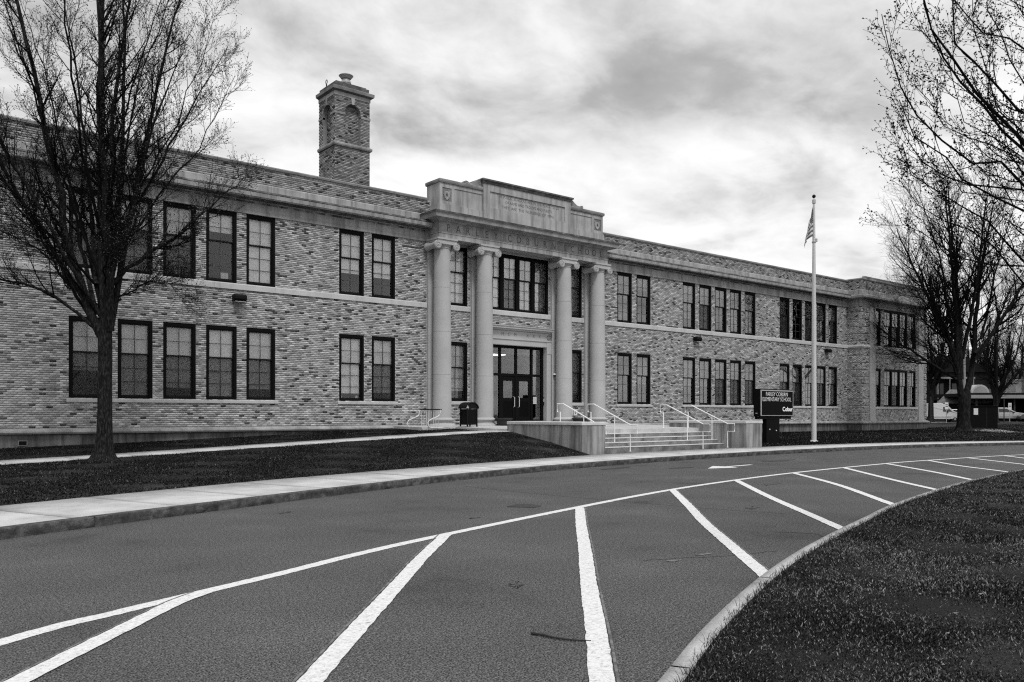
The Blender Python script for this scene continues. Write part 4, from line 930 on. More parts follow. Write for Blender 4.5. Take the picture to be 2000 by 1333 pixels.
# entrance doors
DD = D0 + .15
door = empty('entrance_door', (CX, DD, Z(-.33))); door.parent = school; door.matrix_parent_inverse = Matrix.Translation(school.location).inverted()
def dsub(mb, nm, m_, **kw): o = link_obj(nm, mb.mesh(nm, m_)); o.parent = door; o.matrix_parent_inverse = Matrix.Translation(-door.location); return o
mb = MB()
for a, b in ((24.28, 24.42), (24.98, 25.10), (25.98, 26.10), (26.98, 27.10), (27.66, 27.80)): mb.box(a, b, DD, DD + .12, Z(-.33), Z(3.33))
mb.box(24.28, 27.8, DD + .002, DD + .118, Z(3.20), Z(3.33)); mb.box(24.28, 27.8, DD + .002, DD + .118, Z(1.86), Z(1.98)); dsub(mb, 'door_frame', M['frame'])
for a, b in ((25.10, 25.98), (26.10, 26.98)):
    mb = MB(); a += .01; b -= .01
    mb.box(a, a + .13, DD + .03, DD + .08, Z(-.31), Z(1.85)); mb.box(b - .13, b, DD + .03, DD + .08, Z(-.31), Z(1.85)); mb.box(a + .13, b - .13, DD + .03, DD + .08, Z(1.62), Z(1.85)); mb.box(a + .13, b - .13, DD + .03, DD + .08, Z(.62), Z(.80)); mb.box(a + .13, b - .13, DD + .03, DD + .08, Z(-.31), Z(-.12)); dsub(mb, 'door_leaf', M['frame'])
    mb = MB(); mb.box(a + .13, b - .13, DD + .05, DD + .055, Z(.8), Z(1.62)); dsub(mb, 'pane', M['glass']); mb = MB(); mb.box(a + .13, b - .13, DD + .045, DD + .06, Z(-.12), Z(.62)); dsub(mb, 'kick_panel', M['screenface'])
    hx = b - .08 if a < 26 else a + .08; mb = MB(); mb.tube([(hx, DD + .03, Z(.35)), (hx, DD - .05, Z(.37)), (hx, DD - .05, Z(.83)), (hx, DD + .03, Z(.85))], .018, 8); dsub(mb, 'handle', M['chrome'])
for a, b in ((24.42, 24.98), (25.10, 25.98), (26.10, 26.98), (27.10, 27.66)): mb = MB(); mb.box(a, b, DD + .05, DD + .055, Z(1.98), Z(3.20)); dsub(mb, 'transom_pane', M['glass'])
for a, b in ((24.42, 24.98), (27.10, 27.66)): mb = MB(); mb.box(a, b, DD + .05, DD + .055, Z(-.3), Z(1.86)); dsub(mb, 'sidelight_pane', M['glass'])
mb = MB(); mb.box(27.16, 27.38, DD + .04, DD + .045, Z(.52), Z(.86)); dsub(mb, 'notice', M['paper']); mb = MB(); [mb.box(27.18, 27.36, DD + .037, DD + .039, Z(.56 + .05 * k), Z(.575 + .05 * k)) for k in range(6)]; dsub(mb, 'notice_lines', M['ink'])
mb = MB(); mb.box(27.70, 27.84, DD - .06, DD + .0, Z(.45), Z(.85)); dsub(mb, 'intercom', M['blackmetal']); mb = MB(); mb.box(27.74, 27.80, DD - .07, DD - .061, Z(.62), Z(.78)); dsub(mb, 'intercom_button', M['galv'])
mb = MB(); mb.box(24.3, 27.8, DD + .5, 33.8, Z(3.0), Z(3.05)); mb.box(24.3, 27.8, 34.0, 34.1, Z(-.3), Z(3.4)); dsub(mb, 'vestibule', M['coping'])
mb = MB(); mb.box(25.3, 26.3, 32.6, 33.2, Z(2.96), Z(2.99)); dsub(mb, 'ceiling_lamp', M['lamp'])
# security camera, dome
cam_p = empty('security_camera', (28.28, D0 - .2, Z(1.95))); cam_p.parent = school; cam_p.matrix_parent_inverse = Matrix.Translation(school.location).inverted()
mb = MB(); mb.lathe(28.28, D0 - .2, [(.02, Z(2.06)), (.10, Z(2.04)), (.11, Z(1.98))], 14); mb.box(28.25, 28.31, D0 - .2, D0 - .1, Z(1.98), Z(2.03)); o = link_obj('housing', mb.mesh('housing', M['whitepaint'], True)); o.parent = cam_p; o.matrix_parent_inverse = Matrix.Translation(-cam_p.location)
mb = MB(); mb.lathe(28.28, D0 - .2, [(.085, Z(1.98)), (.075, Z(1.92)), (.04, Z(1.885)), (.005, Z(1.88))], 14); o = link_obj('dome', mb.mesh('dome', M['carglass'], True)); o.parent = cam_p; o.matrix_parent_inverse = Matrix.Translation(-cam_p.location)
# wall lights under the string course
for x in (12.12, 39.65, 54.05):
    wl = empty('wall_light', (x, D0, Z(4.42))); wl.parent = school; wl.matrix_parent_inverse = Matrix.Translation(school.location).inverted()
    mb = MB(); mb.prism([(0, -.12), (0, .13), (.22, .15), (.33, .08), (.33, -.05), (.25, -.14)], lambda a, h: (x - .24, D0 - a, Z(4.42 + h)), lambda a, h: (x + .24, D0 - a, Z(4.42 + h))); o = link_obj('housing', mb.mesh('housing', M['blackmetal'])); o.parent = wl; o.matrix_parent_inverse = Matrix.Translation(-wl.location); bv = o.modifiers.new('bevel', 'BEVEL'); bv.width = .03; bv.segments = 3
    mb = MB(); mb.box(x - .2, x + .2, D0 - .28, D0 - .05, Z(4.27), Z(4.285)); o = link_obj('lens', mb.mesh('lens', M['light_lens'])); o.parent = wl; o.matrix_parent_inverse = Matrix.Translation(-wl.location)

# ================================================================== STEPS, CHEEK WALLS, RAILS
st = empty('entrance_steps', (CX, 23.0, Z(-1.43))); tag(st, 'five broad concrete steps between two concrete cheek walls', 'steps')
edge = [22.38, 22.72, 23.06, 23.40, 23.745]
for k in range(5):
    top = -1.43 + .1645 * (k + 1); y1 = edge[k + 1] - .001 if k < 4 else 23.745
    if k == 4: y0 = edge[4] - .0; continue
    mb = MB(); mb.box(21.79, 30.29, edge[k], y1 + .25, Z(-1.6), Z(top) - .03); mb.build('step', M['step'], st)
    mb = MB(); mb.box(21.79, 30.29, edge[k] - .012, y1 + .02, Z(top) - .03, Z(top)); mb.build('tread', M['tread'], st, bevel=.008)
mb = MB(); mb.box(21.79, 30.29, 23.75, 24.0, Z(-1.6), Z(-.64)); mb.build('step', M['step'], st)
def cheek(a, b, label):
    e = empty('cheek_wall', ((a + b) / 2, 23.3, Z(-1.43))); tag(e, label, 'wall')
    cuts_ = [21.24, 22.9, 24.3, 25.45]
    for y0, y1 in zip(cuts_[:-1], cuts_[1:]):
        mb = MB(); mb.box(a, b, y0 + .004, y1 - .004, Z(-1.75), Z(-.40)); mb.build('wall_block', M['cheek'], e, bevel=.012)
        mb = MB(); mb.box(a - .025, b + .025, y0 + .003 - .025 * (y0 == 21.24), y1 - .003, Z(-.397), Z(-.275)); mb.build('coping', M['cheek_cap'], e, bevel=.02)
cheek(20.6, 21.77, 'long low concrete wall on the left side of the entrance steps')
cheek(30.31, 31.48, 'low concrete wall on the right side of the entrance steps, beside the school sign')
def rail(x, label):
    e = empty('handrail', (x, 22.7, Z(-1.43))); tag(e, label, 'handrail', 'white tube handrails on the entrance steps')
    r = .021
    mb = MB(); mb.tube([(x, 24.05, Z(-.60)), (x, 24.05, Z(.09)), (x, 24.22, Z(.09)), (x, 24.22, Z(.41)), (x, 23.88, Z(.41)), (x, 21.92 + .0, Z(-.405)), (x, 21.56, Z(-.405)), (x, 21.56, Z(-.73)), (x, 21.92, Z(-.73)), (x, 21.92, Z(-1.44))], r, 10); mb.build('rail', M['whitepaint'], e)
    mb = MB(); mb.tube([(x, 22.74, Z(-1.12)), (x, 22.74, Z(-.06))], r * .9, 10); mb.build('post', M['whitepaint'], e)
    mb = MB()
    for y, h in ((24.05, -.6), (22.74, -1.098), (21.92, -1.425)): mb.lathe(x, y, [(.045, Z(h)), (.045, Z(h) + .012), (.022, Z(h) + .02)], 12)
    mb.build('foot_plate', M['whitepaint'], e)
rail(22.14, 'white tube handrail nearest the left cheek wall, its foot hidden behind that wall')
rail(23.82, 'white tube handrail standing free on the left part of the steps')
rail(28.26, 'white tube handrail standing free on the right part of the steps')
rail(29.94, 'white tube handrail beside the right cheek wall of the steps')

# ================================================================== SCHOOL SIGN, FLAGPOLE
sg = empty('message_sign', (35.1, 22.95, Z(-1.4))); tag(sg, 'black electronic message sign on a dark pedestal in front of the school', 'sign')
S0, S1, SD = 33.74, 36.50, 22.88
mb = MB(); mb.box(S0, S1, SD, SD + .36, Z(-.10), Z(1.20)); mb.build('cabinet', M['darkbox'], sg, bevel=.015)
mb = MB(); mb.box(S0 + .05, S1 - .12, SD + .04, SD + .32, Z(-.22), Z(-.102)); mb.build('cabinet_base', M['darkbox'], sg)
mb = MB(); mb.box(34.36, 35.44, SD + .06, SD + .30, Z(-1.5), Z(-.222)); mb.build('pedestal', M['darkbox'], sg, bevel=.02)
mb = MB(); mb.box(34.0, 36.1, SD - .35, SD + .65, Z(-1.6), Z(-1.40)); mb.build('footing', M['cheek'], sg, bevel=.02)
mb = MB(); mb.box(S0 + .03, S1 - .03, SD - .03, SD - .001, Z(1.10), Z(1.15)); mb.box(S0 + .03, S1 - .03, SD - .03, SD - .001, Z(-.07), Z(-.045)); mb.box(S0 + .03, S0 + .09, SD - .03, SD - .001, Z(-.045), Z(1.10)); mb.box(S1 - .055, S1 - .03, SD - .03, SD - .001, Z(-.045), Z(1.10)); mb.build('trim', M['galv'], sg)
mb = MB(); mb.box(S0 + .09, S1 - .055, SD - .012, SD - .002, Z(.60), Z(1.10)); mb.build('name_panel', M['screenface'], sg)
mb = MB(); mb.box(S0 + .11, S1 - .07, SD - .010, SD - .002, Z(-.03), Z(.58)); mb.build('display', M['screenface'], sg)
def serif_text(word, w, h, x, z, nm, m_, bold=0.0):
    me = text_mesh(word, 1.0, m_, .0015, bold); xsx = [v.co.x for v in me.vertices]; ysx = [v.co.y for v in me.vertices]
    me.transform(Matrix.Translation((-(max(xsx) + min(xsx)) / 2, -(max(ysx) + min(ysx)) / 2, 0))); me.transform(Matrix.Diagonal((w / (max(xsx) - min(xsx)), h / (max(ysx) - min(ysx)), 1, 1)))
    put_text(nm, me, sg, x, SD - .016, z)
serif_text('PARLEY COBURN', 1.80, .185, 35.10, Z(.955), 'name_line', M['signtext'], -.012); serif_text('ELEMENTARY SCHOOL', 2.38, .185, 35.12, Z(.715), 'name_line', M['signtext'], -.012)
serif_text('Cobur', .84, .21, 36.0, Z(.25), 'display_text', M['led'], .0)
for y, z_ in ((SD + .18, .0),): mb = MB(); mb.box(S0 - .006, S0 - .001, y - .04, y + .06, Z(.02), Z(.07)); mb.build('maker_plate', M['galv'], sg)
mb = MB(); mb.lathe(34.60, Z(-.72), [(.005, SD + .03), (.03, SD + .035), (.035, SD + .06)], 10, 'y'); mb.lathe(35.15, Z(-.78), [(.005, SD + .03), (.03, SD + .035), (.035, SD + .06)], 10, 'y'); mb.build('lock', M['chrome'], sg)

FPX, FPY = 38.35, 22.87
fp = empty('flagpole', (FPX, FPY, Z(-1.42))); tag(fp, 'tall pale metal flagpole with a ball on top standing on the lawn', 'flagpole')
mb = MB(); mb.lathe(FPX, FPY, [(.125, Z(-1.45)), (.118, Z(1.5)), (.108, Z(4)), (.085, Z(7.5)), (.055, Z(10.55)), (.05, Z(10.6))], 24); mb.build('pole', M['pole'], fp, smooth=True)
mb = MB(); mb.lathe(FPX, FPY, [(.30, Z(-1.42)), (.30, Z(-1.39)), (.22, Z(-1.35)), (.14, Z(-1.31)), (.12, Z(-1.31))], 24); mb.build('collar', M['pole'], fp, smooth=True)
mb = MB(); mb.lathe(FPX, FPY, [(.65, Z(-1.5)), (.65, Z(-1.42)), (.6, Z(-1.41))], 24); mb.build('footing', M['cheek'], fp)
mb = MB(); mb.lathe(FPX, FPY, [(.02, Z(10.58)), (.09, Z(10.6)), (.09, Z(10.78)), (.03, Z(10.80))], 16); mb.build('truck', M['galv'], fp, smooth=True)
mb = MB(); mb.tube([(FPX, FPY, Z(10.78)), (FPX, FPY, Z(10.88))], .012, 6); mb.lathe(FPX, FPY, [(.09 * math.sin(t) + .001, Z(10.95) - .09 * math.cos(t)) for t in np.linspace(0, math.pi, 12)], 16); mb.build('ball', M['blackmetal'], fp, smooth=True)
mb = MB(); mb.tube([(FPX - .10, FPY - .06, Z(10.5)), (FPX - .13, FPY - .08, Z(4)), (FPX - .15, FPY - .08, Z(-.2))], .006, 5); mb.build('halyard', M['galv'], fp)
mb = MB(); mb.lathe(FPX, FPY, [(.08, Z(8.6)), (.10, Z(8.62)), (.10, Z(8.68)), (.08, Z(8.70))], 16); mb.box(FPX + .02, FPX + .13, FPY - .12, FPY - .04, Z(8.66), Z(8.82)); mb.build('flag_ring', M['galv'], fp)
# flag: limp cloth hanging against the pole
def flag_mat():
    m = bpy.data.materials.new('flag_cloth'); m.use_nodes = True; t = m.node_tree; b = t.nodes['Principled BSDF']; b.inputs['Roughness'].default_value = .9
    u = N(t, 'ShaderNodeAttribute', attribute_name='fu').outputs['Fac']; v = N(t, 'ShaderNodeAttribute', attribute_name='fv').outputs['Fac']
    s = math_node(t, 'MODULO', math_node(t, 'FLOOR', math_node(t, 'MULTIPLY', v, 13)), 2)      # 0 -> red
    strip = math_node(t, 'ADD', math_node(t, 'MULTIPLY', s, .42), .10)
    can = math_node(t, 'MULTIPLY', math_node(t, 'LESS_THAN', u, .4), math_node(t, 'LESS_THAN', v, 7 / 13))
    fu = math_node(t, 'SUBTRACT', math_node(t, 'FRACT', math_node(t, 'MULTIPLY', u, 16)), .5); fv = math_node(t, 'SUBTRACT', math_node(t, 'FRACT', math_node(t, 'MULTIPLY', v, 15)), .5)
    st_ = math_node(t, 'LESS_THAN', math_node(t, 'ADD', math_node(t, 'MULTIPLY', fu, fu), math_node(t, 'MULTIPLY', fv, fv)), .05)
    cc = math_node(t, 'ADD', math_node(t, 'MULTIPLY', st_, .5), .012)
    mx = math_node(t, 'ADD', math_node(t, 'MULTIPLY', cc, can), math_node(t, 'MULTIPLY', strip, math_node(t, 'SUBTRACT', 1, can)))
    link(t, mx, b.inputs['Base Color']); return m
nu, nv = 60, 40; U, Vv = np.meshgrid(np.linspace(0, 1, nu), np.linspace(0, 1, nv), indexing='ij')
lat = (0.34 * (1 - np.exp(-2.6 * U)) + .05 * U) * (0.25 + .9 * Vv ** .7 + .1 * U)      # spread away from the pole
drop = 1.05 * U ** 1.15 + 1.50 * Vv * (1 - .30 * U)
fold = .07 * np.sin(U * 13 + Vv * 3.0) * (0.3 + U) 
lx = -.08 - lat + .03 * np.sin(U * 17 + Vv * 5) * U; 
FX = FPX + RIGHT.x * lx + FWD.x * (fold - .10); FY = FPY + RIGHT.y * lx + FWD.y * (fold - .10); FZ = Z(10.42) - drop
fm = grid_mesh('flag', FX, FY, FZ, flag_mat()); 
for nm, A in (('fu', U), ('fv', Vv)): at_ = fm.attributes.new(nm, 'FLOAT', 'POINT'); at_.data.foreach_set('value', A.astype(np.float32).ravel())
flag = link_obj('flag', fm); tag(flag, 'striped national flag with a starred dark corner hanging limp from the flagpole', 'flag')
sm = flag.modifiers.new('thickness', 'SOLIDIFY'); sm.thickness = .004

# ================================================================== THINGS AT THE ENTRANCE
br = empty('bike_rack', (19.5, 29.2, Z(-.55))); tag(br, 'small metal bike rack with curved tube ends beside the leftmost column', 'bike rack')
def hoop(y, zt):
    prof = [(19.62, zt), (19.60, zt - .06), (19.57, zt - .20), (19.47, zt - .29), (19.25, zt - .37), (19.05, zt - .46), (18.98, zt - .56), (19.0, zt - .66), (19.08, zt - .74), (19.22, zt - .755), (19.75, zt - .755)]
    c_ = catmull([(a, y, Z(b)) for a, b in prof], n=4); return MB().tube([tuple(p) for p in c_], .022, 8)
hoop(28.6, .20).build('hoop', M['chrome'], br, smooth=True); hoop(30.15, .20).build('hoop', M['chrome'], br, smooth=True)
mb = MB(); mb.tube([(19.62, 28.55, Z(.2)), (19.62, 30.2, Z(.2))], .024, 8); mb.build('top_bar', M['blackmetal'], br)
mb = MB(); mb.tube([(19.22, 28.6, Z(-.53)), (19.22, 30.15, Z(-.53))], .018, 8); mb.build('ground_bar', M['chrome'], br)
for k in range(8):
    y = 28.75 + .18 * k; mb = MB(); mb.tube([(19.62, y, Z(.2)), (19.60, y, Z(-.2)), (19.6, y, Z(-.54))], .009, 6); mb.build('spoke_bar', M['chrome'], br)
tb = empty('litter_bin', (21.35, 28.95, Z(-.55))); tag(tb, 'black metal litter bin with an arched hood between the two left columns', 'litter bin')
tx, ty = 21.06, 28.7; TW, TD_ = .50, .50
mb = MB()
for k in range(9): mb.box(tx + .02 + k * .054, tx + .055 + k * .054, ty, ty + .02, Z(-.45), Z(.22)); mb.box(tx + .0, tx + .02, ty + .02 + k * .054, ty + .055 + k * .054, Z(-.45), Z(.22))
mb.box(tx + .03, tx + TW - .03, ty + .03, ty + TD_ - .03, Z(-.43), Z(.2)); mb.build('basket', M['blackmetal'], tb)
mb = MB()
for a, b in ((0, 0), (TW, 0), (0, TD_), (TW, TD_)): mb.box(tx + a - .025, tx + a + .025, ty + b - .025, ty + b + .025, Z(-.56), Z(.25))
mb.build('frame', M['blackmetal'], tb)
mb = MB(); pts = [(-.33 * math.cos(t), .28 * math.sin(t) - .0) for t in np.linspace(0, math.pi, 15)]; pts2 = [(-.30 * math.cos(t), .25 * math.sin(t)) for t in np.linspace(0, math.pi, 15)]
cxx = tx + TW / 2; mb.prism(pts + pts2[::-1], lambda a, h: (cxx + a, ty - .06, Z(.24 + h)), lambda a, h: (cxx + a, ty + TD_ + .06, Z(.24 + h))); mb.prism(pts2, lambda a, h: (cxx + a, ty - .02, Z(.24 + h)), lambda a, h: (cxx + a, ty + .0, Z(.24 + h))); mb.build('hood', M['blackmetal'], tb)
mb = MB(); mb.prism([(-.07, 0), (.07, 0), (.0, .13)], lambda a, h: (tx + .27 + a - .3, ty - .07, Z(.26 + h)), lambda a, h: (tx + .27 + a - .3, ty - .06, Z(.26 + h))); mb.build('hood_label', M['galv'], tb)
def pot(x, y, lab):
    e = empty('flower_pot', (x, y, Z(-.53))); tag(e, lab, 'flower pot')
    h = float(land_h(0, y)); mb = MB(); mb.lathe(x, y, [(.27, Z(h)), (.30, Z(h) + .03), (.36, Z(h) + .27), (.36, Z(h) + .28)], 16); mb.build('pot_body', M['clay'], e, smooth=True)
    mb = MB(); mb.lathe(x, y, [(.40, Z(h) + .28), (.41, Z(h) + .34), (.36, Z(h) + .345), (.33, Z(h) + .30)], 24); mb.build('rim', M['clay'], e, smooth=True)
    mb = MB(); mb.lathe(x, y, [(.01, Z(h) + .31), (.34, Z(h) + .30)], 16); mb.build('soil', M['soil'], e)
pot(24.05, 29.95, 'dark round flower pot on the landing left of the entrance door'); pot(28.55, 29.6, 'dark round flower pot beside the third column, half hidden by the cheek wall')
for nm, a, b, z0, z1, lab in (('notice_sign', 29.33, 29.66, -.02, .34, 'white wheelchair access sign on the brick wall below a window'), ('notice_sign', 29.73, 29.97, -.06, .25, 'smaller white sign right of the wheelchair sign on the brick wall')):
    e = empty(nm, ((a + b) / 2, D0 - .03, Z((z0 + z1) / 2))); tag(e, lab, 'sign'); mb = MB(); mb.box(a, b, D0 - .03, D0 - .012, Z(z0), Z(z1)); mb.build('plate', M['paper'], e)
    c = (a + b) / 2; mb = MB()
    if a < 29.5:
        mb.tube([(c + .07 * math.sin(t), D0 - .033, Z(.10) + .07 * math.cos(t)) for t in np.linspace(.6, 5.6, 16)], .008, 5); mb.tube([(c - .03, D0 - .033, Z(.26)), (c - .03, D0 - .033, Z(.14)), (c + .05, D0 - .033, Z(.14)), (c + .09, D0 - .033, Z(.05))], .01, 5); mb.lathe(c - .03, Z(.28), [(.003, D0 - .035), (.02, D0 - .034), (.02, D0 - .031)], 8, 'y')
    else: mb.tube([(c + .05 * math.sin(t), D0 - .033, Z(.10) + .08 * math.cos(t)) for t in np.linspace(0, 2 * math.pi, 13)], .006, 5); mb.box(c - .015, c + .015, D0 - .035, D0 - .031, Z(.03), Z(.15))
    mb.build('symbol', M['ink'], e)

# ================================================================== TREES
def nrm(v): return v / np.maximum(np.linalg.norm(v, axis=-1, keepdims=True), 1e-9)
TOP = [1.0]
def grow(P, Rr, n_per, t0, t1, len_fn, ang, trop, K, rg, wob=.12, rfac=.55, rend=.35, rmin=.004, up_bias=0.0, flat=None):
    """children of all polylines P (n,K,3) with radii Rr (n,K), made in one batch"""
    n, k0, _ = P.shape; m = n * n_per; par = np.repeat(np.arange(n), n_per)
    t = (np.tile(np.arange(n_per), n) + rg.random(m)) / n_per; t = t0 + (t1 - t0) * t
    f = t * (k0 - 1); i = np.minimum(f.astype(int), k0 - 2); w = (f - i)[:, None]
    p = P[par, i] * (1 - w) + P[par, i + 1] * w; T = nrm(P[par, i + 1] - P[par, i]); r = Rr[par, i] * (1 - w[:, 0]) + Rr[par, i + 1] * w[:, 0]
    q = nrm(np.cross(T, rg.normal(size=(m, 3)))); q[:, 2] += up_bias; q = nrm(q)
    a = np.radians(rg.uniform(ang[0], ang[1], m))[:, None]; d = nrm(T * np.cos(a) + q * np.sin(a))
    L = len_fn(t, m, rg); out = np.zeros((m, K, 3)); out[:, 0] = p; rad = np.zeros((m, K)); r0 = np.maximum(np.minimum(r * rfac, L * .028 + rmin * .5), rmin)
    for j in range(K):
        rad[:, j] = np.maximum(r0 * (1 - (1 - rend) * j / (K - 1)), rmin * .55)
        if j:
            out[:, j] = out[:, j - 1] + d * (L / (K - 1))[:, None]
            d = nrm(d + np.array([0, 0, trop]) + rg.normal(0, wob, (m, 3)))
    return out, rad
def tubes(P, Rr, sides):
    n, K, _ = P.shape; T = np.zeros_like(P); T[:, 1:-1] = P[:, 2:] - P[:, :-2]; T[:, 0] = P[:, 1] - P[:, 0]; T[:, -1] = P[:, -1] - P[:, -2]; T = nrm(T)
    ref = np.where(np.abs(T[:, :1, 2:3]) > .75, np.array([1., .15, 0]), np.array([0, .1, 1.])); ref = np.broadcast_to(ref, T.shape)
    a = nrm(np.cross(T, ref)); b = np.cross(T, a); an = np.arange(sides) * 2 * math.pi / sides
    V = P[:, :, None] + (a[:, :, None] * np.cos(an)[None, None, :, None] + b[:, :, None] * np.sin(an)[None, None, :, None]) * Rr[:, :, None, None]
    idx = np.arange(n * K * sides).reshape(n, K, sides); j2 = np.roll(np.arange(sides), -1)
    F = np.stack([idx[:, :-1, :], idx[:, :-1][:, :, j2], idx[:, 1:][:, :, j2], idx[:, 1:, :]], -1).reshape(-1, 4)
    return V.reshape(-1, 3), F
def bud_mesh(name, pts, dirs, size, rg, m):
    n = len(pts); d = nrm(dirs + rg.normal(0, .25, dirs.shape)); a = nrm(np.cross(d, rg.normal(size=(n, 3)))); b = np.cross(d, a); s = (size * rg.uniform(.6, 1.4, n))[:, None]
    V = np.stack([pts + a * s, pts + b * s, pts - a * s, pts - b * s, pts + d * s * 2.2, pts - d * s], 1).reshape(-1, 3)
    F = (np.array([[0, 1, 4], [1, 2, 4], [2, 3, 4], [3, 0, 4], [1, 0, 5], [2, 1, 5], [3, 2, 5], [0, 3, 5]])[None] + np.arange(n)[:, None, None] * 6).reshape(-1, 3)
    return np_mesh(name, V, F, m)
def limb_line(pts, K):
    c = catmull(pts, n=8); return resample(c, np.linalg.norm(np.diff(c, axis=0), axis=1).sum() / (K - 1))[:K]
def tree(name, base, ground_z, scale, trunk, limbs, seed, label, cat='tree', group=None, dens=(16, 9, 5), lens=(2.0, .75, .28), angs=((28, 52), (30, 60), (30, 70)), bud=.018, nbud=3, mats=('bark', 'branch', 'twig', 'bud'), trop=(.10, .12, .10), tw=(.0065, .0045), yaw=None, twl=True, rootflare=True, t0=.10, fall=.62, wob=(.10, .14, .20)):
    """trunk: list of (right, depth, height, radius); limbs: list of (r_start, [(right, depth, height) ...]) in metres from the tree's foot"""
    rg = np.random.default_rng(seed); yaw = TH if yaw is None else yaw
    Rt = np.array([math.sin(yaw), -math.cos(yaw), 0]); Fw = np.array([math.cos(yaw), math.sin(yaw), 0]); B = np.array([base[0], base[1], ground_z])
    def W(p): return B + (Rt * p[0] + Fw * p[1] + np.array([0, 0, p[2]])) * scale
    e = empty(name, tuple(B)); tag(e, label, cat, group)
    def child(nm, me, kind=None):
        o = link_obj(nm, me); o.parent = e; o.matrix_parent_inverse = Matrix.Translation(-Vector(B)); 
        if kind: o['kind'] = kind
        return o
    if trunk:
        c = catmull([(*W(t[:3]), t[3] * scale) for t in trunk], n=8); P = c[None, :, :3].copy(); rr = c[None, :, 3].copy(); K = len(c)
        V, F = tubes(P, rr, 28); V = V.reshape(K, 28, 3)
        hh = (V[:, :, 2] - B[2]) / scale; an = np.arange(28) * 2 * math.pi / 28
        ctr = P[0][:, None, :]
        k_ = 1 + (.55 if rootflare else 0) * np.exp(-np.maximum(hh, 0) / .20) * (1 + .5 * np.cos(an * 5 + 1)[None]) + .035 * np.sin(an * 7 + hh * 1.3) + .02 * np.sin(an * 13 + hh * 3)
        V = ctr + (V - ctr) * k_[..., None]
        child('trunk', np_mesh('trunk', V.reshape(-1, 3), F, M[mats[0]], True))
    K = 16; LP = []; LR = []
    for r0, pts in limbs:
        l = limb_line([W(p) for p in pts], K); l = l[:K] if len(l) >= K else np.vstack([l, l[-1:] + (l[-1:] - l[-2:-1])])[:K]
        l[2:-1] += rg.normal(0, .03 * scale, (K - 3, 3)); rr = r0 * scale * (1 - .86 * np.linspace(0, 1, K) ** .85); LP.append(l); LR.append(rr)
        V, F = tubes(l[None], rr[None], 10); child('limb', np_mesh('limb', V, F, M[mats[0] if r0 > .05 else mats[1]], True))
    P0, R0 = np.array(LP), np.array(LR)
    f1 = lambda t, m, rg: lens[0] * scale * (1.05 - fall * t) * rg.uniform(.55, 1.25, m)
    P1, R1 = grow(P0, R0, dens[0], t0, .98, f1, angs[0], trop[0], 8, rg, wob[0], .55, .3, tw[0])
    f2 = lambda t, m, rg: lens[1] * scale * (1.1 - .55 * t) * rg.uniform(.5, 1.3, m)
    P2, R2 = grow(P1, R1, dens[1], .15, 1.0, f2, angs[1], trop[1], 5, rg, wob[1], .6, .4, tw[1])
    Vs, Fs = [], []; n = 0
    for P, Q, s_ in ((P1, R1, 5), (P2, R2, 3)):
        V, F = tubes(P, Q, s_); Vs.append(V); Fs.append(F + n); n += len(V)
    child('branches', np_mesh('branches', np.vstack(Vs), np.vstack(Fs), M[mats[1]]), 'stuff')
    ends = [P2[:, -1]]; ed = [P2[:, -1] - P2[:, -2]]
    if twl:
        f3 = lambda t, m, rg: lens[2] * scale * rg.uniform(.45, 1.3, m)
        P3, R3 = grow(P2, R2, dens[2], .1, 1.0, f3, angs[2], trop[2], 3, rg, wob[2], .7, .6, tw[1] * .8)
        V, F = tubes(P3, R3, 3); child('twigs', np_mesh('twigs', V, F, M[mats[2]]), 'stuff')
        for k in range(nbud):
            t = 1 - .33 * k * rg.random(len(P3)); f = t * 2; i = np.minimum(f.astype(int), 1); w = (f - i)[:, None]
            j = np.arange(len(P3)); ends.append(P3[j, i] * (1 - w) + P3[j, i + 1] * w); ed.append(P3[j, i + 1] - P3[j, i] + rg.normal(0, .1, (len(P3), 3)))
    if bud: child('buds', bud_mesh('buds', np.vstack(ends), np.vstack(ed), bud * scale, rg, M[mats[3]]), 'stuff')
    return e
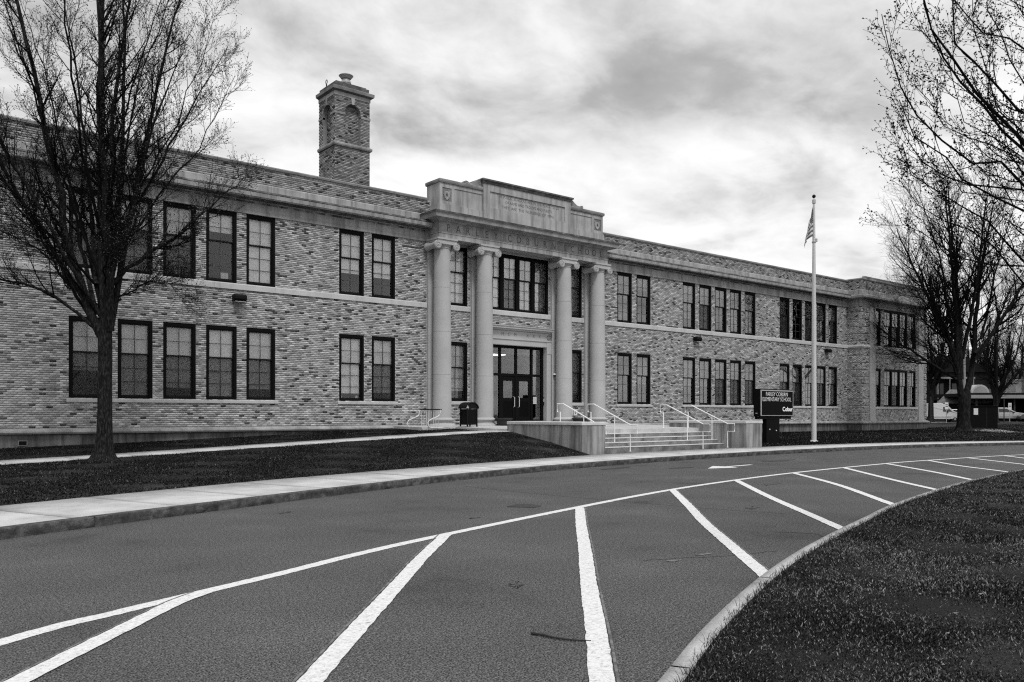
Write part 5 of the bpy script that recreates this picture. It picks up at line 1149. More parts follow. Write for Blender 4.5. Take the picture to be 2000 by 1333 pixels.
# large tree on the left lawn (z = 23.4 m from the lens)
mpp = 0.01434
def px(x, y, dd=0.0): return ((x - 203) * mpp, dd, (901 - y) * mpp)
LT = [(0.0, 0.0, -0.05, .25), (0.01, 0, .5, .215), (.02, 0, 1.2, .190), (.02, 0, 2.0, .182), (.03, 0, 2.7, .176), (.03, 0, 3.3, .176), (.02, .05, 3.8, .16), (.0, .1, 4.3, .12)]
LIMBK = 0.80
LIMBS = [(.155, [px(198, 660), px(160, 560, -.2), px(140, 420, -.5), px(110, 200, -1.0), px(60, -150, -1.8)]), (.13, [px(205, 650), px(185, 560, .3), px(168, 400, .8), px(155, 150, 1.2), px(130, -220, 1.6)]),
         (.15, [px(205, 640), px(198, 500), px(194, 380, .1), px(190, 100, .3), px(182, -240, .6)]), (.15, [px(214, 650), px(222, 500, -.3), px(222, 350, -.6), px(226, 200, -.9), px(244, -220, -1.4)]),
         (.12, [px(216, 640), px(232, 480, .4), px(244, 330, .8), px(268, 150, 1.2), px(330, -170, 1.8)]), (.11, [px(206, 600), px(210, 400, .6), px(216, 150, .8), px(208, -220, 1.1)]),
         (.10, [px(186, 620), px(130, 500, -.8), px(60, 330, -1.8), px(-60, 80, -2.8)]), (.065, [px(192, 650), px(130, 590, -.6), px(60, 562, -1.4), px(-30, 565, -2.2), px(-90, 540, -2.8)]),
         (.10, [px(214, 620), px(240, 490, -.4), px(290, 420, -1.0), px(345, 300, -1.6), px(405, 180, -2.0)]), (.085, [px(218, 560), px(260, 500, .5), px(330, 440, 1.0), px(390, 370, 1.4), px(438, 320, 1.6)]),
         (.085, [px(184, 600), px(125, 450, .8), px(75, 330, 1.6), px(0, 130, 2.4)]), (.08, [px(188, 640), px(110, 540, .6), px(40, 450, 1.3), px(-60, 330, 2.0)]),
         (.04, [px(214, 600), px(252, 565, .3), px(290, 545, .7), px(315, 560, 1.0)]), (.10, [px(216, 500), px(246, 280, -.8), px(300, 90, -1.6), px(372, -110, -2.2)]),
         (.09, [px(188, 560), px(140, 380, 1.0), px(92, 150, 1.8), px(20, -120, 2.6)]), (.075, [px(196, 620), px(150, 480, -1.2), px(80, 280, -2.4), px(20, 60, -3.2)]),
         (.075, [px(210, 520), px(250, 330, 1.5), px(310, 150, 2.4), px(370, 10, 3.0)]), (.06, [px(200, 480), px(205, 260, -1.6), px(215, 60, -2.4), px(225, -120, -2.8)]),
         (.055, [px(218, 470), px(270, 350, -1.4), px(330, 210, -2.0), px(388, 60, -2.3)]), (.05, [px(186, 560), px(110, 430, -1.6), px(20, 300, -2.6), px(-80, 180, -3.2)]),
         (.035, [px(205, 560), px(240, 520, -.9), px(285, 500, -1.4), px(330, 500, -1.7)]), (.06, [px(196, 600), px(130, 380, .4), px(60, 150, .9), px(-20, -60, 1.3)]), (.055, [px(200, 560), px(120, 300, -.5), px(70, 80, -1.2), px(20, -120, -1.8)]), (.05, [px(212, 540), px(262, 400, .9), px(330, 260, 1.9), px(400, 90, 2.4)]), (.05, [px(186, 640), px(90, 480, -.2), px(0, 300, -.6), px(-70, 120, -1.0)]), (.045, [px(216, 470), px(262, 260, 1.8), px(320, 80, 2.4), px(350, -60, 2.8)]), (.045, [px(220, 440), px(255, 200, .2), px(310, 30, .3), px(350, -120, .4)]), (.04, [px(190, 600), px(140, 520, -1.1), px(70, 480, -1.9), px(-10, 470, -2.5)])]
lh = float(lawn_h(5.96, 25.1)); LIMBS = [(r * LIMBK, p) for r, p in LIMBS]; tree('tree', (5.93, 25.08), Z(lh) - .05, 1.0, LT, LIMBS, 3, 'large bare budding tree on the lawn in front of the left wing', dens=(22, 9, 5), lens=(1.45, .58, .21), bud=.012, nbud=1, tw=(.0072, .0050), t0=.20, fall=.36, angs=((24, 48), (24, 52), (28, 62)), trop=(.13, .16, .14), wob=(.08, .11, .17))
# knot scar on its trunk
# tree in front of the far pavilion
def px2(x, y, dd=0.0): return ((x - 1881) * .0355, dd, (843 - y) * .0355)
T2 = [(0, 0, -.1, .50), (0, 0, .6, .42), (0, 0, 1.5, .39), (.05, 0, 2.3, .40), (.1, 0, 2.9, .32)]
L2 = [(.28, [px2(1876, 770), px2(1868, 700), px2(1858, 600, -.5), px2(1835, 470, -1.2), px2(1815, 365, -1.8)]), (.29, [px2(1882, 780), px2(1905, 715, .4), px2(1915, 600, .6), px2(1935, 480, .8), px2(1960, 370, 1.0)]),
      (.26, [px2(1875, 740), px2(1872, 600), px2(1866, 470, .4), px2(1858, 345, .6)]), (.26, [px2(1872, 730), px2(1855, 640, .8), px2(1830, 560, 1.8), px2(1790, 430, 3)]),
      (.2, [px2(1868, 720), px2(1830, 650, -1.2), px2(1780, 590, -2.8), px2(1725, 510, -4.0)]), (.2, [px2(1905, 700), px2(1945, 620, -.8), px2(1985, 530, -1.8), px2(2035, 420, -2.6)]),
      (.18, [px2(1878, 700), px2(1890, 560, -1), px2(1895, 440, -1.6), px2(1900, 350, -2)]), (.15, [px2(1868, 740), px2(1820, 700, 1.0), px2(1770, 655, 2.0), px2(1712, 600, 2.6)]),
      (.16, [px2(1902, 690), px2(1960, 640, 1.2), px2(2010, 560, 2.4), px2(2060, 500, 3)]), (.13, [px2(1860, 660), px2(1820, 540, -1.4), px2(1780, 440, -2.2), px2(1745, 375, -2.6)]),
      (.13, [px2(1868, 720), px2(1810, 640, -1.8), px2(1760, 600, -3.2), px2(1715, 560, -4.0)]), (.12, [px2(1915, 660), px2(1960, 500, .6), px2(1995, 400, 1.0), px2(2020, 350, 1.4)]), (.10, [px2(1866, 730), px2(1830, 705, -1.6), px2(1790, 690, -2.6), px2(1735, 660, -3.4)])]
L2 = [(r * .8, p) for r, p in L2]; tree('tree', (61.0, 25.0), Z(-1.24), 1.0, T2, L2, 21, 'large bare tree with a forked trunk in front of the far end of the school', mats=('darkbark', 'branch', 'twig', 'bud'), dens=(26, 10, 4), lens=(3.4, 1.4, .6), bud=0, nbud=1, tw=(.010, .0075), t0=.22, fall=.35, angs=((24, 50), (24, 55), (28, 62)), trop=(.12, .14, .12), wob=(.08, .10, .16))
# near tree whose boughs reach in from the right
def px3(x, y, z): return ((x - 1000) / 1632.15 * z, z, (809.59 - y) / 1632.15 * z)      # metres right / ahead / up from the lens, turned to place below
def W3(x, y, z): r, f, u = px3(x, y, z); v = RIGHT * r + FWD * f; return (v.x, v.y, u + EYE)
TX, TY, _ = W3(2420, 809, 9.4); tb_ = np.array([TX, TY, Z(-1.47)])
def rel(x, y, z):
    w = np.array(W3(x, y, z)) - tb_; Rt = np.array([math.sin(TH), -math.cos(TH), 0]); Fw = np.array([math.cos(TH), math.sin(TH), 0]); return (float(w @ Rt), float(w @ Fw), float(w[2]))
T3 = [(0, 0, -.05, .27), (0, 0, .5, .23), (0, 0, 1.4, .21), (-.02, 0, 2.4, .20), (-.05, 0, 3.6, .17), (-.05, .1, 5.2, .13), (0, .1, 7.0, .07)]
bo = lambda r, *p: (r, [rel(*q) for q in p])
L3 = [bo(.065, (2415, 640, 9.4), (2200, 560, 9.0), (2040, 370, 8.6), (1960, 225, 8.4), (1885, 160, 8.2), (1835, 90, 8.0), (1800, -20, 7.9)),
      bo(.05, (2415, 600, 9.4), (2180, 440, 9.6), (2010, 300, 9.8), (1930, 215, 9.8), (1850, 130, 9.8), (1812, 30, 9.8), (1800, -60, 9.8)),
      bo(.045, (2415, 520, 9.4), (2160, 330, 8.8), (2000, 215, 8.4), (1900, 115, 8.2), (1850, 40, 8.0), (1830, -70, 7.9)),
      bo(.04, (2415, 650, 9.4), (2160, 520, 9.3), (1990, 345, 9.2), (1880, 300, 9.0), (1800, 235, 8.9), (1755, 140, 8.8), (1722, 28, 8.7)),
      bo(.04, (2415, 680, 9.4), (2170, 560, 8.6), (2000, 440, 8.1), (1890, 345, 7.9), (1810, 300, 7.7), (1770, 235, 7.6), (1756, 195, 7.6)),
      bo(.038, (2415, 660, 9.4), (2200, 480, 10), (2000, 375, 10.3), (1920, 372, 10.4), (1830, 335, 10.4), (1780, 290, 10.4), (1752, 235, 10.4)),
      bo(.036, (2415, 720, 9.4), (2200, 640, 9), (2000, 505, 8.7), (1915, 425, 8.5), (1850, 395, 8.4), (1790, 340, 8.3), (1762, 280, 8.2)),
      bo(.035, (2415, 420, 9.4), (2180, 200, 9.2), (2000, 95, 9.0), (1900, 40, 8.8), (1855, -20, 8.7), (1840, -90, 8.6)),
      bo(.03, (2415, 380, 9.4), (2200, 160, 9.8), (2040, 40, 10), (1940, -20, 10), (1900, -90, 10)),
      bo(.03, (2415, 740, 9.4), (2200, 600, 10), (2000, 520, 10.3), (1900, 515, 10.3), (1830, 475, 10.2), (1775, 440, 10.2), (1740, 390, 10.2)),
      bo(.028, (2415, 600, 9.4), (2150, 380, 8.0), (2000, 270, 7.7), (1930, 180, 7.6), (1905, 90, 7.5), (1900, -20, 7.5)), bo(.028, (2415, 560, 9.4), (2200, 300, 9.6), (2050, 190, 9.8), (1960, 90, 9.8), (1930, -10, 9.8), (1925, -90, 9.8)),
      bo(.026, (2415, 700, 9.4), (2180, 560, 8.4), (2030, 420, 8.2), (1960, 380, 8.0), (1880, 370, 8.0), (1830, 300, 7.9), (1815, 240, 7.9)), bo(.024, (2415, 500, 9.4), (2240, 250, 8.6), (2080, 120, 8.3), (1990, 20, 8.1), (1970, -80, 8.1)),
      bo(.03, (2415, 760, 9.4), (2200, 690, 9.0), (2000, 560, 8.6), (1920, 470, 8.4), (1850, 445, 8.3), (1790, 400, 8.2), (1752, 345, 8.2)), bo(.026, (2415, 620, 9.4), (2180, 470, 9.9), (2010, 330, 10.2), (1930, 290, 10.2), (1850, 240, 10.2), (1800, 170, 10.2), (1752, 110, 10.2)), bo(.024, (2415, 650, 9.4), (2210, 430, 8.4), (2060, 330, 8.0), (1960, 290, 7.9), (1900, 240, 7.8), (1858, 150, 7.8), (1846, 90, 7.8)),
      bo(.04, (2420, 460, 9.4), (2520, 250, 9.8), (2640, 50, 10.2), (2760, -150, 10.6)), bo(.04, (2420, 560, 9.4), (2600, 420, 9.0), (2760, 260, 8.6), (2900, 50, 8.4))]
L3 = [(r * .70, p) for r, p in L3]; tree('overhanging_tree', (TX, TY), Z(-1.47), 1.0, T3, L3, 9, 'bare tree at the right edge whose budding boughs hang over the lawn', dens=(13, 8, 5), lens=(1.1, .38, .045), bud=.0062, nbud=2, tw=(.0040, .0026), angs=((18, 38), (22, 48), (40, 80)), trop=(.16, .14, .1), mats=('branch', 'branch', 'twig', 'twig'))
# bare trees behind the school and the parking lot
def far_tree(x, y, H, seed, lab, dens=(12, 8, 3), sc=1.0):
    rg = random.Random(seed); lim = []
    for k in range(9):
        a = k * 2.4 + rg.random(); sp = H * rg.uniform(.10, .33); l0 = H * rg.uniform(.14, .34); lim.append((.015 * H, [(0, 0, l0), (sp * .35 * math.cos(a), sp * .35 * math.sin(a), l0 + H * .16), (sp * .75 * math.cos(a), sp * .75 * math.sin(a), H * rg.uniform(.55, .65)), (sp * math.cos(a), sp * math.sin(a), H * rg.uniform(.78, 1.0))]))
    tree('background_tree', (x, y), Z(-1.0), sc, [(0, 0, -.3, .026 * H), (0, 0, H * .1, .02 * H), (0, 0, H * .25, .017 * H), (0, 0, H * .4, .01 * H)], lim, seed, lab, dens=dens, lens=(H * .20, H * .085, H * .04), bud=0, tw=(.013, .010), twl=True, group='bare trees beyond the school')
def place(xp, z): q = (xp - 1000) / 1632.15; v = RIGHT * q * z + FWD * z; return v.x, v.y
for (xp, z, H, sd, lab) in [(1818, 86, 13, 31, 'bare tree rising just behind the right end of the school'), (1945, 84, 11.5, 32, 'bare tree leaning over the carport, left of the roof units'), (1985, 118, 15, 33, 'tall thin bare tree at the right edge behind the carport'), (1905, 125, 16, 34, 'distant bare tree seen between the limbs of the forked tree'), (1850, 135, 17, 35, 'distant bare tree above the dark house'), (2060, 100, 14, 36, 'bare tree just outside the right edge of the photo'), (1935, 150, 16, 37, 'far bare tree over the pale building')]:
    x, y = place(xp, z); far_tree(x, y, H, sd, lab)

# ================================================================== BEYOND THE SCHOOL: cars, box, buildings
AX = math.atan2(RIGHT.y, RIGHT.x)
def local_obj(name, mb, m, parent, smooth=False, bevel=0):
    o = link_obj(name, mb.mesh(name, m, smooth)); o.parent = parent
    if bevel: b = o.modifiers.new('bevel', 'BEVEL'); b.width = bevel; b.segments = 3; b.limit_method = 'ANGLE'
    return o
def car(name, loc, rz, L, W_, H, sil, win, paint, label, cat, rw=.32, wx=(.85, None), lamps=True):
    """local frame: x forward, y left, z up"""
    e = empty(name, loc, rz); tag(e, label, cat)
    mb = MB(); ys = [-W_ / 2, -W_ / 2 + .06, W_ / 2 - .06, W_ / 2]
    n = len(sil); hmax = max(z for x, z in sil); cx_ = sum(x for x, z in sil) / n
    def ring(y, inset): return [(x, y * (1 - (.14 * max(0, (z - .55 * hmax)) / (.45 * hmax))), z) for x, z in sil]
    V = ring(-W_ / 2, 0) + ring(W_ / 2, 0); F = [list(range(n))[::-1], [n + i for i in range(n)]] + [(i, (i + 1) % n, n + (i + 1) % n, n + i) for i in range(n)]
    mb.add(V, F); local_obj('body', mb, paint, e, bevel=.05)
    for poly in win:
        for sg in (-1, 1):
            mb = MB(); yy = lambda z: sg * (W_ / 2 * (1 - .14 * max(0, (z - .55 * hmax)) / (.45 * hmax)) + .004)
            mb.prism(poly, lambda x, z: (x, yy(z), z), lambda x, z: (x, yy(z) + sg * .008, z)); local_obj('side_window', mb, M['carglass'], e)
    x0, x1 = wx[0], L - (wx[1] or wx[0])
    for x in (x0, x1):
        for sg in (-1, 1):
            w = empty('wheel', (0, 0, 0)); w.parent = e; w.location = (x, sg * (W_ / 2 - .10), rw)
            mb = MB(); mb.lathe(0, 0, [(rw * .62, -.1), (rw, -.09), (rw, .09), (rw * .62, .1)], 24, 'y'); local_obj('tyre', mb, M['tyre'], w)
            mb = MB(); mb.lathe(0, 0, [(.03, -.115), (rw * .6, -.08), (rw * .62, .08), (.03, .115)], 14, 'y'); local_obj('rim', mb, M['rim'], w)
    for sg in (-1, 1):
        mb = MB(); mb.box(L - .16, L + .01, sg * (W_ / 2 - .28) - .14, sg * (W_ / 2 - .28) + .14, .62, .78); local_obj('headlight', mb, M['light_lens'], e, bevel=.02)
        mb = MB(); mb.box(-.012, .08, sg * (W_ / 2 - .14) - .09, sg * (W_ / 2 - .14) + .09, .75, 1.05); local_obj('tail_light', mb, M['ink'], e)
        mb = MB(); mb.box(L * .62, L * .62 + .12, sg * (W_ / 2 + .08) - .08, sg * (W_ / 2 + .08) + .08, 1.0, 1.14); local_obj('mirror', mb, M['ink'], e, bevel=.02)
    mb = MB(); mb.box(-.06, L * .02, -W_ / 2 + .1, W_ / 2 - .1, .38, .55); local_obj('bumper', mb, M['ink'], e, bevel=.03)
    mb = MB(); mb.box(L - .08, L + .05, -W_ / 2 + .1, W_ / 2 - .1, .32, .5); local_obj('bumper', mb, M['ink'], e, bevel=.03)
    mb = MB(); mb.box(L * .3, L * .72, -W_ / 2 - .006, -W_ / 2, .55, .6); local_obj('rubbing_strip', mb, M['ink'], e)
    return e
GL = Z(-.86)
def foot(xp, z): x, y = place(xp, z); return (x, y, GL)
van_s = [(0, .35), (0, 1.9), (.12, 2.0), (2.2, 2.02), (2.75, 1.85), (3.45, 1.15), (4.1, .98), (4.3, .8), (4.32, .35)]
car('cargo_van', foot(1790, 88), AX + R(-6), 4.32, 1.8, 2.02, van_s, [[(2.35, 1.15), (2.35, 1.62), (2.72, 1.62), (3.25, 1.15)]], M['whitevan'], 'white high-roofed cargo van parked beyond the far corner of the school', 'van', .33, (.9, .8))
suv_s = [(0, .4), (.02, 1.05), (.25, 1.5), (.6, 1.6), (2.2, 1.58), (3.1, 1.08), (4.0, .95), (4.35, .75), (4.38, .38)]
car('hatchback', foot(1920, 92), AX + R(-6), 4.38, 1.78, 1.6, suv_s, [[(.45, 1.1), (.6, 1.45), (1.2, 1.48), (1.2, 1.1)], [(1.3, 1.1), (1.3, 1.48), (2.1, 1.46), (2.85, 1.1)]], M['silver'], 'silver hatchback parked under the carport behind the dark utility box', 'car', .34)
car('sedan', foot(1990, 90), AX + R(170), 4.5, 1.8, 1.5, [(0, .4), (.02, .9), (.7, 1.0), (1.2, 1.42), (2.3, 1.45), (3.1, 1.0), (4.2, .88), (4.48, .7), (4.5, .36)], [[(1.0, 1.02), (1.35, 1.34), (2.2, 1.36), (2.9, 1.02)]], M['darkpaint'], 'dark car cut off by the right edge of the photo', 'car')
bpy.context.view_layer.update()
sed = bpy.data.objects['sedan']; x_, y_, _ = foot(2075, 90); sed.location = (x_, y_, GL)
car('estate_car', foot(1842, 93), AX + R(-12), 4.4, 1.75, 1.45, [(0, .4), (.02, 1.0), (.3, 1.4), (2.2, 1.43), (2.9, 1.02), (3.9, .9), (4.38, .7), (4.4, .36)], [[(.5, 1.0), (.6, 1.32), (2.1, 1.34), (2.75, 1.0)]], M['silver'], 'pale car half hidden behind the trunk of the forked tree', 'car')
def local_box(name, e, m, x0, x1, y0, y1, z0, z1, bevel=0): mb = MB(); mb.box(x0, x1, y0, y1, z0, z1); return local_obj(name, mb, m, e, bevel=bevel)
# utility box on its pad
x, y = place(1914, 68); ub = empty('utility_box', (x, y, Z(-1.24)), AX); tag(ub, 'large dark green-black utility box on a concrete pad beside the forked tree', 'utility box')
local_box('pad', ub, M['sidewalk'], -1.35, 1.55, -.8, 1.2, -.15, .12, .02); local_box('cabinet', ub, M['darkbox'], -1.15, 1.1, -.6, .9, .12, 1.85, .03); local_box('lid', ub, M['darkbox'], -1.2, 1.15, -.65, .95, 1.85, 1.93, .02)
local_box('door_seam', ub, M['ink'], .2, .22, -.61, -.6, .2, 1.8); local_box('warning_label', ub, M['paper'], -.85, -.5, -.62, -.601, 1.2, 1.72)
# utility pole
x, y = place(1883, 80); up_ = empty('utility_pole', (x, y, Z(-1.1))); tag(up_, 'pale weathered utility pole behind the forked tree', 'utility pole')
mb = MB(); mb.lathe(0, 0, [(.17, 0), (.15, 4), (.12, 7.2)], 12); local_obj('shaft', mb, M['palewall'], up_, True); local_box('notice', up_, M['paper'], -.16, .16, -.2, -.18, 1.3, 1.7)
for xp, z, lab in ((1848.5, 84, 'small white sign on a post between the van and the pale car'), (1972, 88, 'white lettered sign on a post under the carport')):
    x, y = place(xp, z); e = empty('post_sign', (x, y, GL)); e.rotation_euler = (0, 0, AX); tag(e, lab, 'sign')
    mb = MB(); mb.lathe(0, 0, [(.03, 0), (.03, 1.9)], 8); local_obj('post', mb, M['galv'], e); local_box('plate', e, M['paper'], -.17, .17, -.05, -.035, 1.35, 2.05); local_box('print', e, M['ink'], -.12, .12, -.056, -.051, 1.62, 1.7); local_box('print', e, M['ink'], -.12, .12, -.056, -.051, 1.8, 1.86)
for xp, z, lab in ((1818, 80, 'slim dark post in front of the white van'), (1961, 84, 'slim dark post in front of the silver hatchback')):
    x, y = place(xp, z); e = MB(); e.lathe(x, y, [(.05, Z(-1.1)), (.05, Z(1.6)), (.03, Z(1.62))], 10); o = e.build('post', M['ink']); tag(o, lab, 'post')
# carport
x, y = place(1885, 100); cp = empty('carport', (x, y, GL - .1), AX); tag(cp, 'long low carport with a pale fascia and dark back wall', 'carport')
local_box('roof', cp, M['darkroof'], 0, 22, -1, 9, 3.1, 3.5); local_box('fascia', cp, M['palewall'], -.1, 22, -1.15, -1.02, 2.85, 3.25)
local_box('back_wall', cp, M['siding'], 0, 22, 6.0, 6.2, 0, 3.1)
for k in range(36): local_box('board', cp, M['siding'], 4.0 + .5 * k, 4.46 + .5 * k, 5.93, 5.99, 0, 3.05)
for k in range(5): local_box('column', cp, M['ink'], 1 + 4.5 * k, 1.15 + 4.5 * k, -.6, -.45, 0, 3.1)
x, y = place(1958, 103); ru = empty('rooftop_unit', (x, y, GL + 3.42), AX); tag(ru, 'pale boxy air handling unit on the carport roof', 'roof unit'); local_box('casing', ru, M['galv'], 0, 2.4, 0, 2, 0, 1.7, .04); local_box('side_casing', ru, M['palewall'], 2.5, 4.2, .2, 2, 0, 1.8, .04); local_box('panel', ru, M['palewall'], .2, 1.6, -.03, 0, .2, 1.3)
x, y = place(1915, 103); du = empty('rooftop_duct', (x, y, GL + 3.42), AX); tag(du, 'half round metal duct on the carport roof', 'duct')
mb = MB(); mb.prism([(1.1 * math.cos(t) - .0, 1.1 * math.sin(t)) for t in np.linspace(0, math.pi, 14)], lambda a, h: (a, 0, h), lambda a, h: (a, 1.8, h)); local_obj('shell', mb, M['galv'], du, True); mb = MB(); mb.prism([(.9 * math.cos(t), .9 * math.sin(t)) for t in np.linspace(0, math.pi, 14)], lambda a, h: (a, -.02, h), lambda a, h: (a, -.001, h)); local_obj('end_plate', mb, M['palewall'], du)
# dark house behind
x, y = place(1815, 118); hs = empty('dark_house', (x, y, GL - .2), AX); tag(hs, 'dark two-storey house with a porch behind the parked cars', 'house')
local_box('wall', hs, M['siding'], 0, 8.5, 0, 7, 0, 7.0); local_box('porch_roof', hs, M['coping'], .3, 5.6, -1.6, 0, 6.0, 6.25); local_box('balcony', hs, M['darkroof'], .3, 5.6, -1.6, 0, 3.0, 3.25)
for k in range(4): local_box('porch_post', hs, M['coping'], .4 + 1.65 * k, .52 + 1.65 * k, -1.55, -1.43, 0, 6.0)
for a in (.9, 3.2):
    for z0 in (3.9, .9): w = local_box('window', hs, M['carglass'], a, a + 1.1, -.03, 0, z0, z0 + 1.5); 
mb = MB(); mb.prism([(-.5, 7.0), (9.0, 7.0), (4.25, 9.6)], lambda a, h: (a, -.3, h), lambda a, h: (a, 7.3, h)); local_obj('roof', mb, M['darkroof'], hs)
x, y = place(1832, 104); gr_ = empty('garage', (x, y, GL - .1), AX); tag(gr_, 'small garage with a light shingle roof behind the pale car', 'garage')
local_box('wall', gr_, M['siding'], 0, 6, 0, 5, 0, 2.3); mb = MB(); mb.prism([(-.3, 2.3), (2.5, 4.1), (9.5, 4.1), (6.3, 2.3)], lambda a, h: (a, -.3 + (h - 2.3) * 1.2, h), lambda a, h: (a, -.15 + (h - 2.3) * 1.2, h)); local_obj('roof', mb, M['roofing'], gr_); local_box('door', gr_, M['darkroof'], 1, 3.6, -.04, 0, 0, 2.0)
mb = MB(); [mb.box(.3 + .4 * k, .36 + .4 * k, -.03, 0, 0, 2.3) for k in range(14)]; local_obj('batten', mb, M['siding'], gr_)
x, y = place(1968, 118); pb = empty('pale_building', (x, y, GL - .2), AX); tag(pb, 'plain pale two-storey building at the right edge beyond the carport', 'building')
local_box('wall', pb, M['palewall'], 0, 16, 0, 10, 0, 7.4); local_box('parapet', pb, M['palewall'], -.1, 16.1, -.1, 10.1, 7.4, 7.7)
for k in range(3): 
    f = local_box('window', pb, M['coping'], 1.5 + 3.4 * k, 2.9 + 3.4 * k, -.05, 0, 4.4, 6.2); g = local_box('pane', pb, M['carglass'], 1.6 + 3.4 * k, 2.8 + 3.4 * k, -.07, -.052, 4.5, 6.1)
mb = MB(); x, y = place(1809, 84); mb.box(x, x + 5.5, y - .4, y + .4, Z(-1.4), Z(-.82)); o = mb.build('low_wall', M['cheek']); tag(o, 'low concrete wall between the school corner and the white van', 'wall')

# ================================================================== GRASS, LITTER, STICK
def blades(name, pts, h, w, tone, rg):
    n = len(pts); a = rg.uniform(0, math.pi, n); dx = np.c_[np.cos(a), np.sin(a), np.zeros(n)] * w[:, None] * .5
    lean = rg.normal(0, .55, (n, 2)) * h[:, None]; tip = pts + np.c_[lean, h]
    mid = pts + np.c_[lean * .35, h * .6]
    V = np.stack([pts - dx, pts + dx, mid + dx * .8, mid - dx * .8, tip], 1).reshape(-1, 3); b = np.arange(n)[:, None] * 5
    F = np.vstack([b + [0, 1, 2], b + [0, 2, 3], b + [3, 2, 4]]); o = link_obj(name, np_mesh(name, V, F, M['grass'], tone=np.concatenate([tone] * 3))); o['kind'] = 'stuff'; return o
rg = np.random.default_rng(77)
def isle_pts(n, zmax, zmin=2.0):
    z = zmin * (zmax / zmin) ** rg.random(n * 2); q = rg.uniform(0.02, .70, n * 2); p = np.c_[(RIGHT.x * q + FWD.x) * z, (RIGHT.y * q + FWD.y) * z]
    yb = np.interp(p[:, 0], inner[:, 0], inner[:, 1]); ok = p[:, 1] < yb - .01
    return p[ok][:n]
def patchy(p, f=1.0, seed=4):
    r_ = np.random.default_rng(seed); v = np.zeros(len(p)); tot = 0
    for o in range(5):
        g_ = r_.random((64, 64)); k_ = f * 1.1 * 1.9 ** o; a = p[:, 0] * k_ + 17.3 * o; b = p[:, 1] * k_ + 5.1 * o
        i, j = np.floor(a).astype(int), np.floor(b).astype(int); u, w = a - i, b - j; u = u * u * (3 - 2 * u); w = w * w * (3 - 2 * w)
        G = lambda x, y: g_[x % 64, y % 64]
        v += (G(i, j) * (1 - u) * (1 - w) + G(i + 1, j) * u * (1 - w) + G(i, j + 1) * (1 - u) * w + G(i + 1, j + 1) * u * w) * .62 ** o; tot += .62 ** o
    return np.clip((v / tot - .28) / .44, 0, 1)
p = isle_pts(290000, 40); P3_ = np.c_[p, np.full(len(p), Z(-1.49))]; dist = np.linalg.norm(p, axis=1)
pt = patchy(p) * .6 + patchy(p, 2.7) * .4
tone = np.where(rg.random(len(p)) < .13 + .50 * pt ** 1.8, rg.uniform(.07, .28, len(p)), rg.uniform(.003, .028, len(p)))
g = blades('grass', P3_, rg.uniform(.006, .023, len(p)) * (1 + .8 * (rg.random(len(p)) < .05)) * (.7 + .05 * np.minimum(dist, 12)), rg.uniform(.003, .006, len(p)) * (1 + dist * .10), tone, rg)
# tufts leaning over the near kerb
k = rg.integers(0, len(inner) - 1, 9000); e_ = inner[k] + (inner[k + 1] - inner[k]) * rg.random((9000, 1)) + rg.normal(0, .025, (9000, 2)) - [0, .02]
blades('edge_grass', np.c_[e_, np.full(9000, Z(-1.488))], rg.uniform(.02, .075, 9000), np.full(9000, .005), np.where(rg.random(9000) < .2, .16, rg.uniform(.01, .04, 9000)), rg)
n = 170000; x = -2 + 22.5 * rg.random(n); y = dback(x) + .03 + (31.15 - dback(x)) * rg.random(n); ok = ((y < 25.28) | (y > 26.92)) & ~((x > 18.8) & (y > 28.8)) ; x, y = x[ok], y[ok]
p = np.c_[x, y]; pt = patchy(p, .6) * .5 + patchy(p, 1.9) * .5; tone = np.where(rg.random(len(p)) < .01 + .20 * pt ** 2.5, rg.uniform(.05, .16, len(p)), rg.uniform(.003, .018, len(p)))
blades('grass', np.c_[p, Z(lawn_h(x, y))], rg.uniform(.010, .034, len(p)) * (1 + (rg.random(len(p)) < .04)), rg.uniform(.012, .022, len(p)), tone, rg)
n = 120000; x = 31.6 + 60 * rg.random(n) ** 1.3; y = dback(x) + .05 + (31 - dback(x)) * rg.random(n); ok = ~((x > 56.8) & (x < 67.3) & (y > 30.1)); x, y = x[ok], y[ok]
tone = np.where(rg.random(len(x)) < .07, rg.uniform(.05, .16, len(x)), rg.uniform(.004, .022, len(x)))
blades('grass', np.c_[x, y, Z(lawn_h(x, y))], rg.uniform(.02, .06, len(x)), rg.uniform(.02, .05, len(x)), tone, rg)
for nm in ('grass', 'edge_grass', 'grass.001', 'grass.002'):
    o = bpy.data.objects.get(nm); 
    if o: o['kind'] = 'stuff'; o['category'] = 'grass'; o['label'] = {'grass': 'short dark grass with dry blades on the near island', 'edge_grass': 'ragged grass tufts along the near kerb', 'grass.001': 'short dark grass on the bank left of the steps', 'grass.002': 'dark grass on the lawn right of the steps'}[nm]
# leaves and grit
def scatter(name, P, size, m, lab):
    n = len(P); a = rg.uniform(0, 6.28, n); s = size * rg.uniform(.5, 1.5, n); c, q = np.cos(a) * s, np.sin(a) * s; t = rg.uniform(.1, .8, n) * s
    V = np.stack([np.c_[P[:, 0] + c, P[:, 1] + q, P[:, 2] + t], np.c_[P[:, 0] - q * .5, P[:, 1] + c * .5, P[:, 2] + .002], np.c_[P[:, 0] - c, P[:, 1] - q, P[:, 2] + t * .6], np.c_[P[:, 0] + q * .5, P[:, 1] - c * .5, P[:, 2] + .003]], 1).reshape(-1, 3)
    o = link_obj(name, np_mesh(name, V, np.arange(n * 4).reshape(-1, 4), m)); tag(o, lab, 'litter', kind='stuff')
p = isle_pts(90, 16); scatter('leaf_litter', np.c_[p, np.full(len(p), Z(-1.465))], .016, M['leaf'], 'dry leaf scraps lying in the near grass')
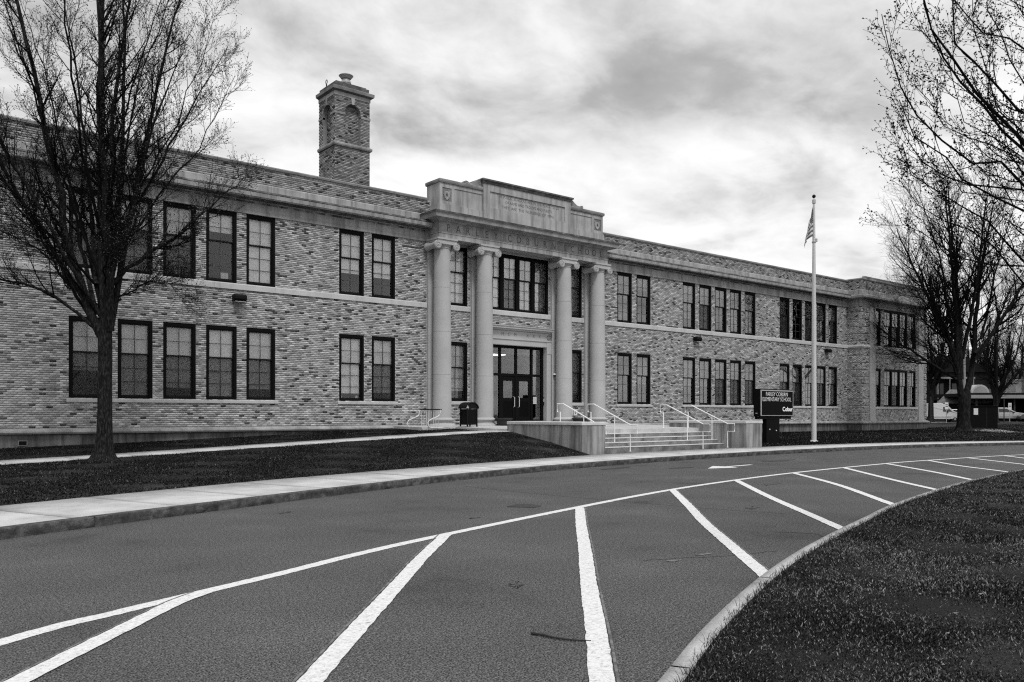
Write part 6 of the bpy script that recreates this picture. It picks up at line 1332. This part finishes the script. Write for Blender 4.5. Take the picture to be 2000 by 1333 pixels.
n = 700; t = rg.random(n); z = 5 + 22 * t ** 1.5; q = rg.uniform(-.35, .5, n); p = np.c_[(RIGHT.x * q + FWD.x) * z, (RIGHT.y * q + FWD.y) * z]
yb = np.interp(p[:, 0], ISLE[:, 0], ISLE[:, 1]); yk = np.interp(p[:, 0], KERB[:, 0], KERB[:, 1]); p = p[(p[:, 1] > yb + .05) & (p[:, 1] < yk - .05)]; scatter('grit', np.c_[p, np.full(len(p), .004)], .006, M['patch'], 'dark grit scattered over the asphalt')
p = np.r_[[(8.9 + rg.normal(0, .5), 5.95 + rg.normal(0, .35)) for _ in range(260)]]; p = p[p[:, 1] > np.interp(p[:, 0], ISLE[:, 0], ISLE[:, 1]) + .05]; scatter('grit', np.c_[p, np.full(len(p), .004)], .007, M['patch'], 'dark grit gathered near the island kerb')
M['pale_grit'] = mat('pale_grit', 0.3, 0.9)
n = 1500; t = rg.random(n); z = 4.6 + 16 * t ** 1.5; q = rg.uniform(-.62, .35, n); p = np.c_[(RIGHT.x * q + FWD.x) * z, (RIGHT.y * q + FWD.y) * z]
yb = np.interp(p[:, 0], ISLE[:, 0], ISLE[:, 1]); yk = np.interp(p[:, 0], KERB[:, 0], KERB[:, 1]); p = p[(p[:, 1] > yb + .05) & (p[:, 1] < yk - .05)]; scatter('pale_grit', np.c_[p, np.full(len(p), .003)], .0035, M['pale_grit'], 'tiny pale stones in the asphalt')
for pts in ([(7.0, 5.95), (7.12, 5.98), (7.25, 5.92), (7.1, 5.89)], [(7.6, 6.02), (7.72, 6.03), (7.85, 5.97), (7.7, 5.96)]):
    ln = catmull(pts + [pts[0]], n=7); ln = ln + rg.normal(0, .008, ln.shape); c = ln.mean(0); V = [(a[0], a[1], 0.0052) for a in ln] + [(c[0], c[1], 0.0052)]; nn = len(ln)
    o = link_obj('dust_stain', np_mesh('dust_stain', V, [(i, (i + 1) % nn, nn) for i in range(nn)], M['paint_ghost'])); tag(o, kind='structure')
crack([(6.9, 6.15), (7.3, 6.0), (7.9, 5.75), (8.6, 5.6)], 0.014)
for pts in ([(5.6, 12.75), (5.8, 12.8), (5.9, 12.95), (5.7, 12.9)], [(4.9, 5.9), (5.05, 6.0), (5.1, 6.15), (4.95, 6.08)], [(12.0, 8.3), (12.4, 8.42), (12.5, 8.6), (12.1, 8.5)], [(16.3, 10.9), (17.0, 11.0), (17.4, 11.25), (16.7, 11.2)], [(7.6, 10.3), (7.8, 10.32), (7.85, 10.42), (7.68, 10.4)]):
    ln = catmull(pts + [pts[0]], n=8); ln = ln + rg.normal(0, .012, ln.shape); c = ln.mean(0); V = [(a[0], a[1], 0.0048) for a in ln] + [(c[0], c[1], 0.0048)]; nn = len(ln)
    o = link_obj('oil_stain', np_mesh('oil_stain', V, [(i, (i + 1) % nn, nn) for i in range(nn)], M['oil'])); tag(o, kind='structure')
k = rg.integers(0, len(KERB) - 1, 500); e_ = offset(KERB, -.05)[k] + rg.normal(0, .03, (500, 2)) - [0, .02]; scatter('leaf_litter', np.c_[e_, np.full(500, .006)], .014, M['leaf'], 'leaf scraps in the gutter along the far kerb')
mb = MB(); c = catmull([(3.95, 4.60, .012), (3.98, 4.50, .014), (4.0, 4.40, .012), (4.06, 4.29, .010), (4.15, 4.19, .009)], n=6); mb.tube([tuple(q) for q in c], [.004 + .006 * (1 - i / len(c)) for i in range(len(c))], 7); o = mb.build('fallen_stick', M['stickbark']); tag(o, 'thin dark stick lying on the asphalt beside a white stripe', 'stick')
print('objects', len(bpy.data.objects), 'tris', sum(len(o.data.loop_triangles) if False else len(o.data.polygons) for o in bpy.data.objects if o.type == 'MESH'))
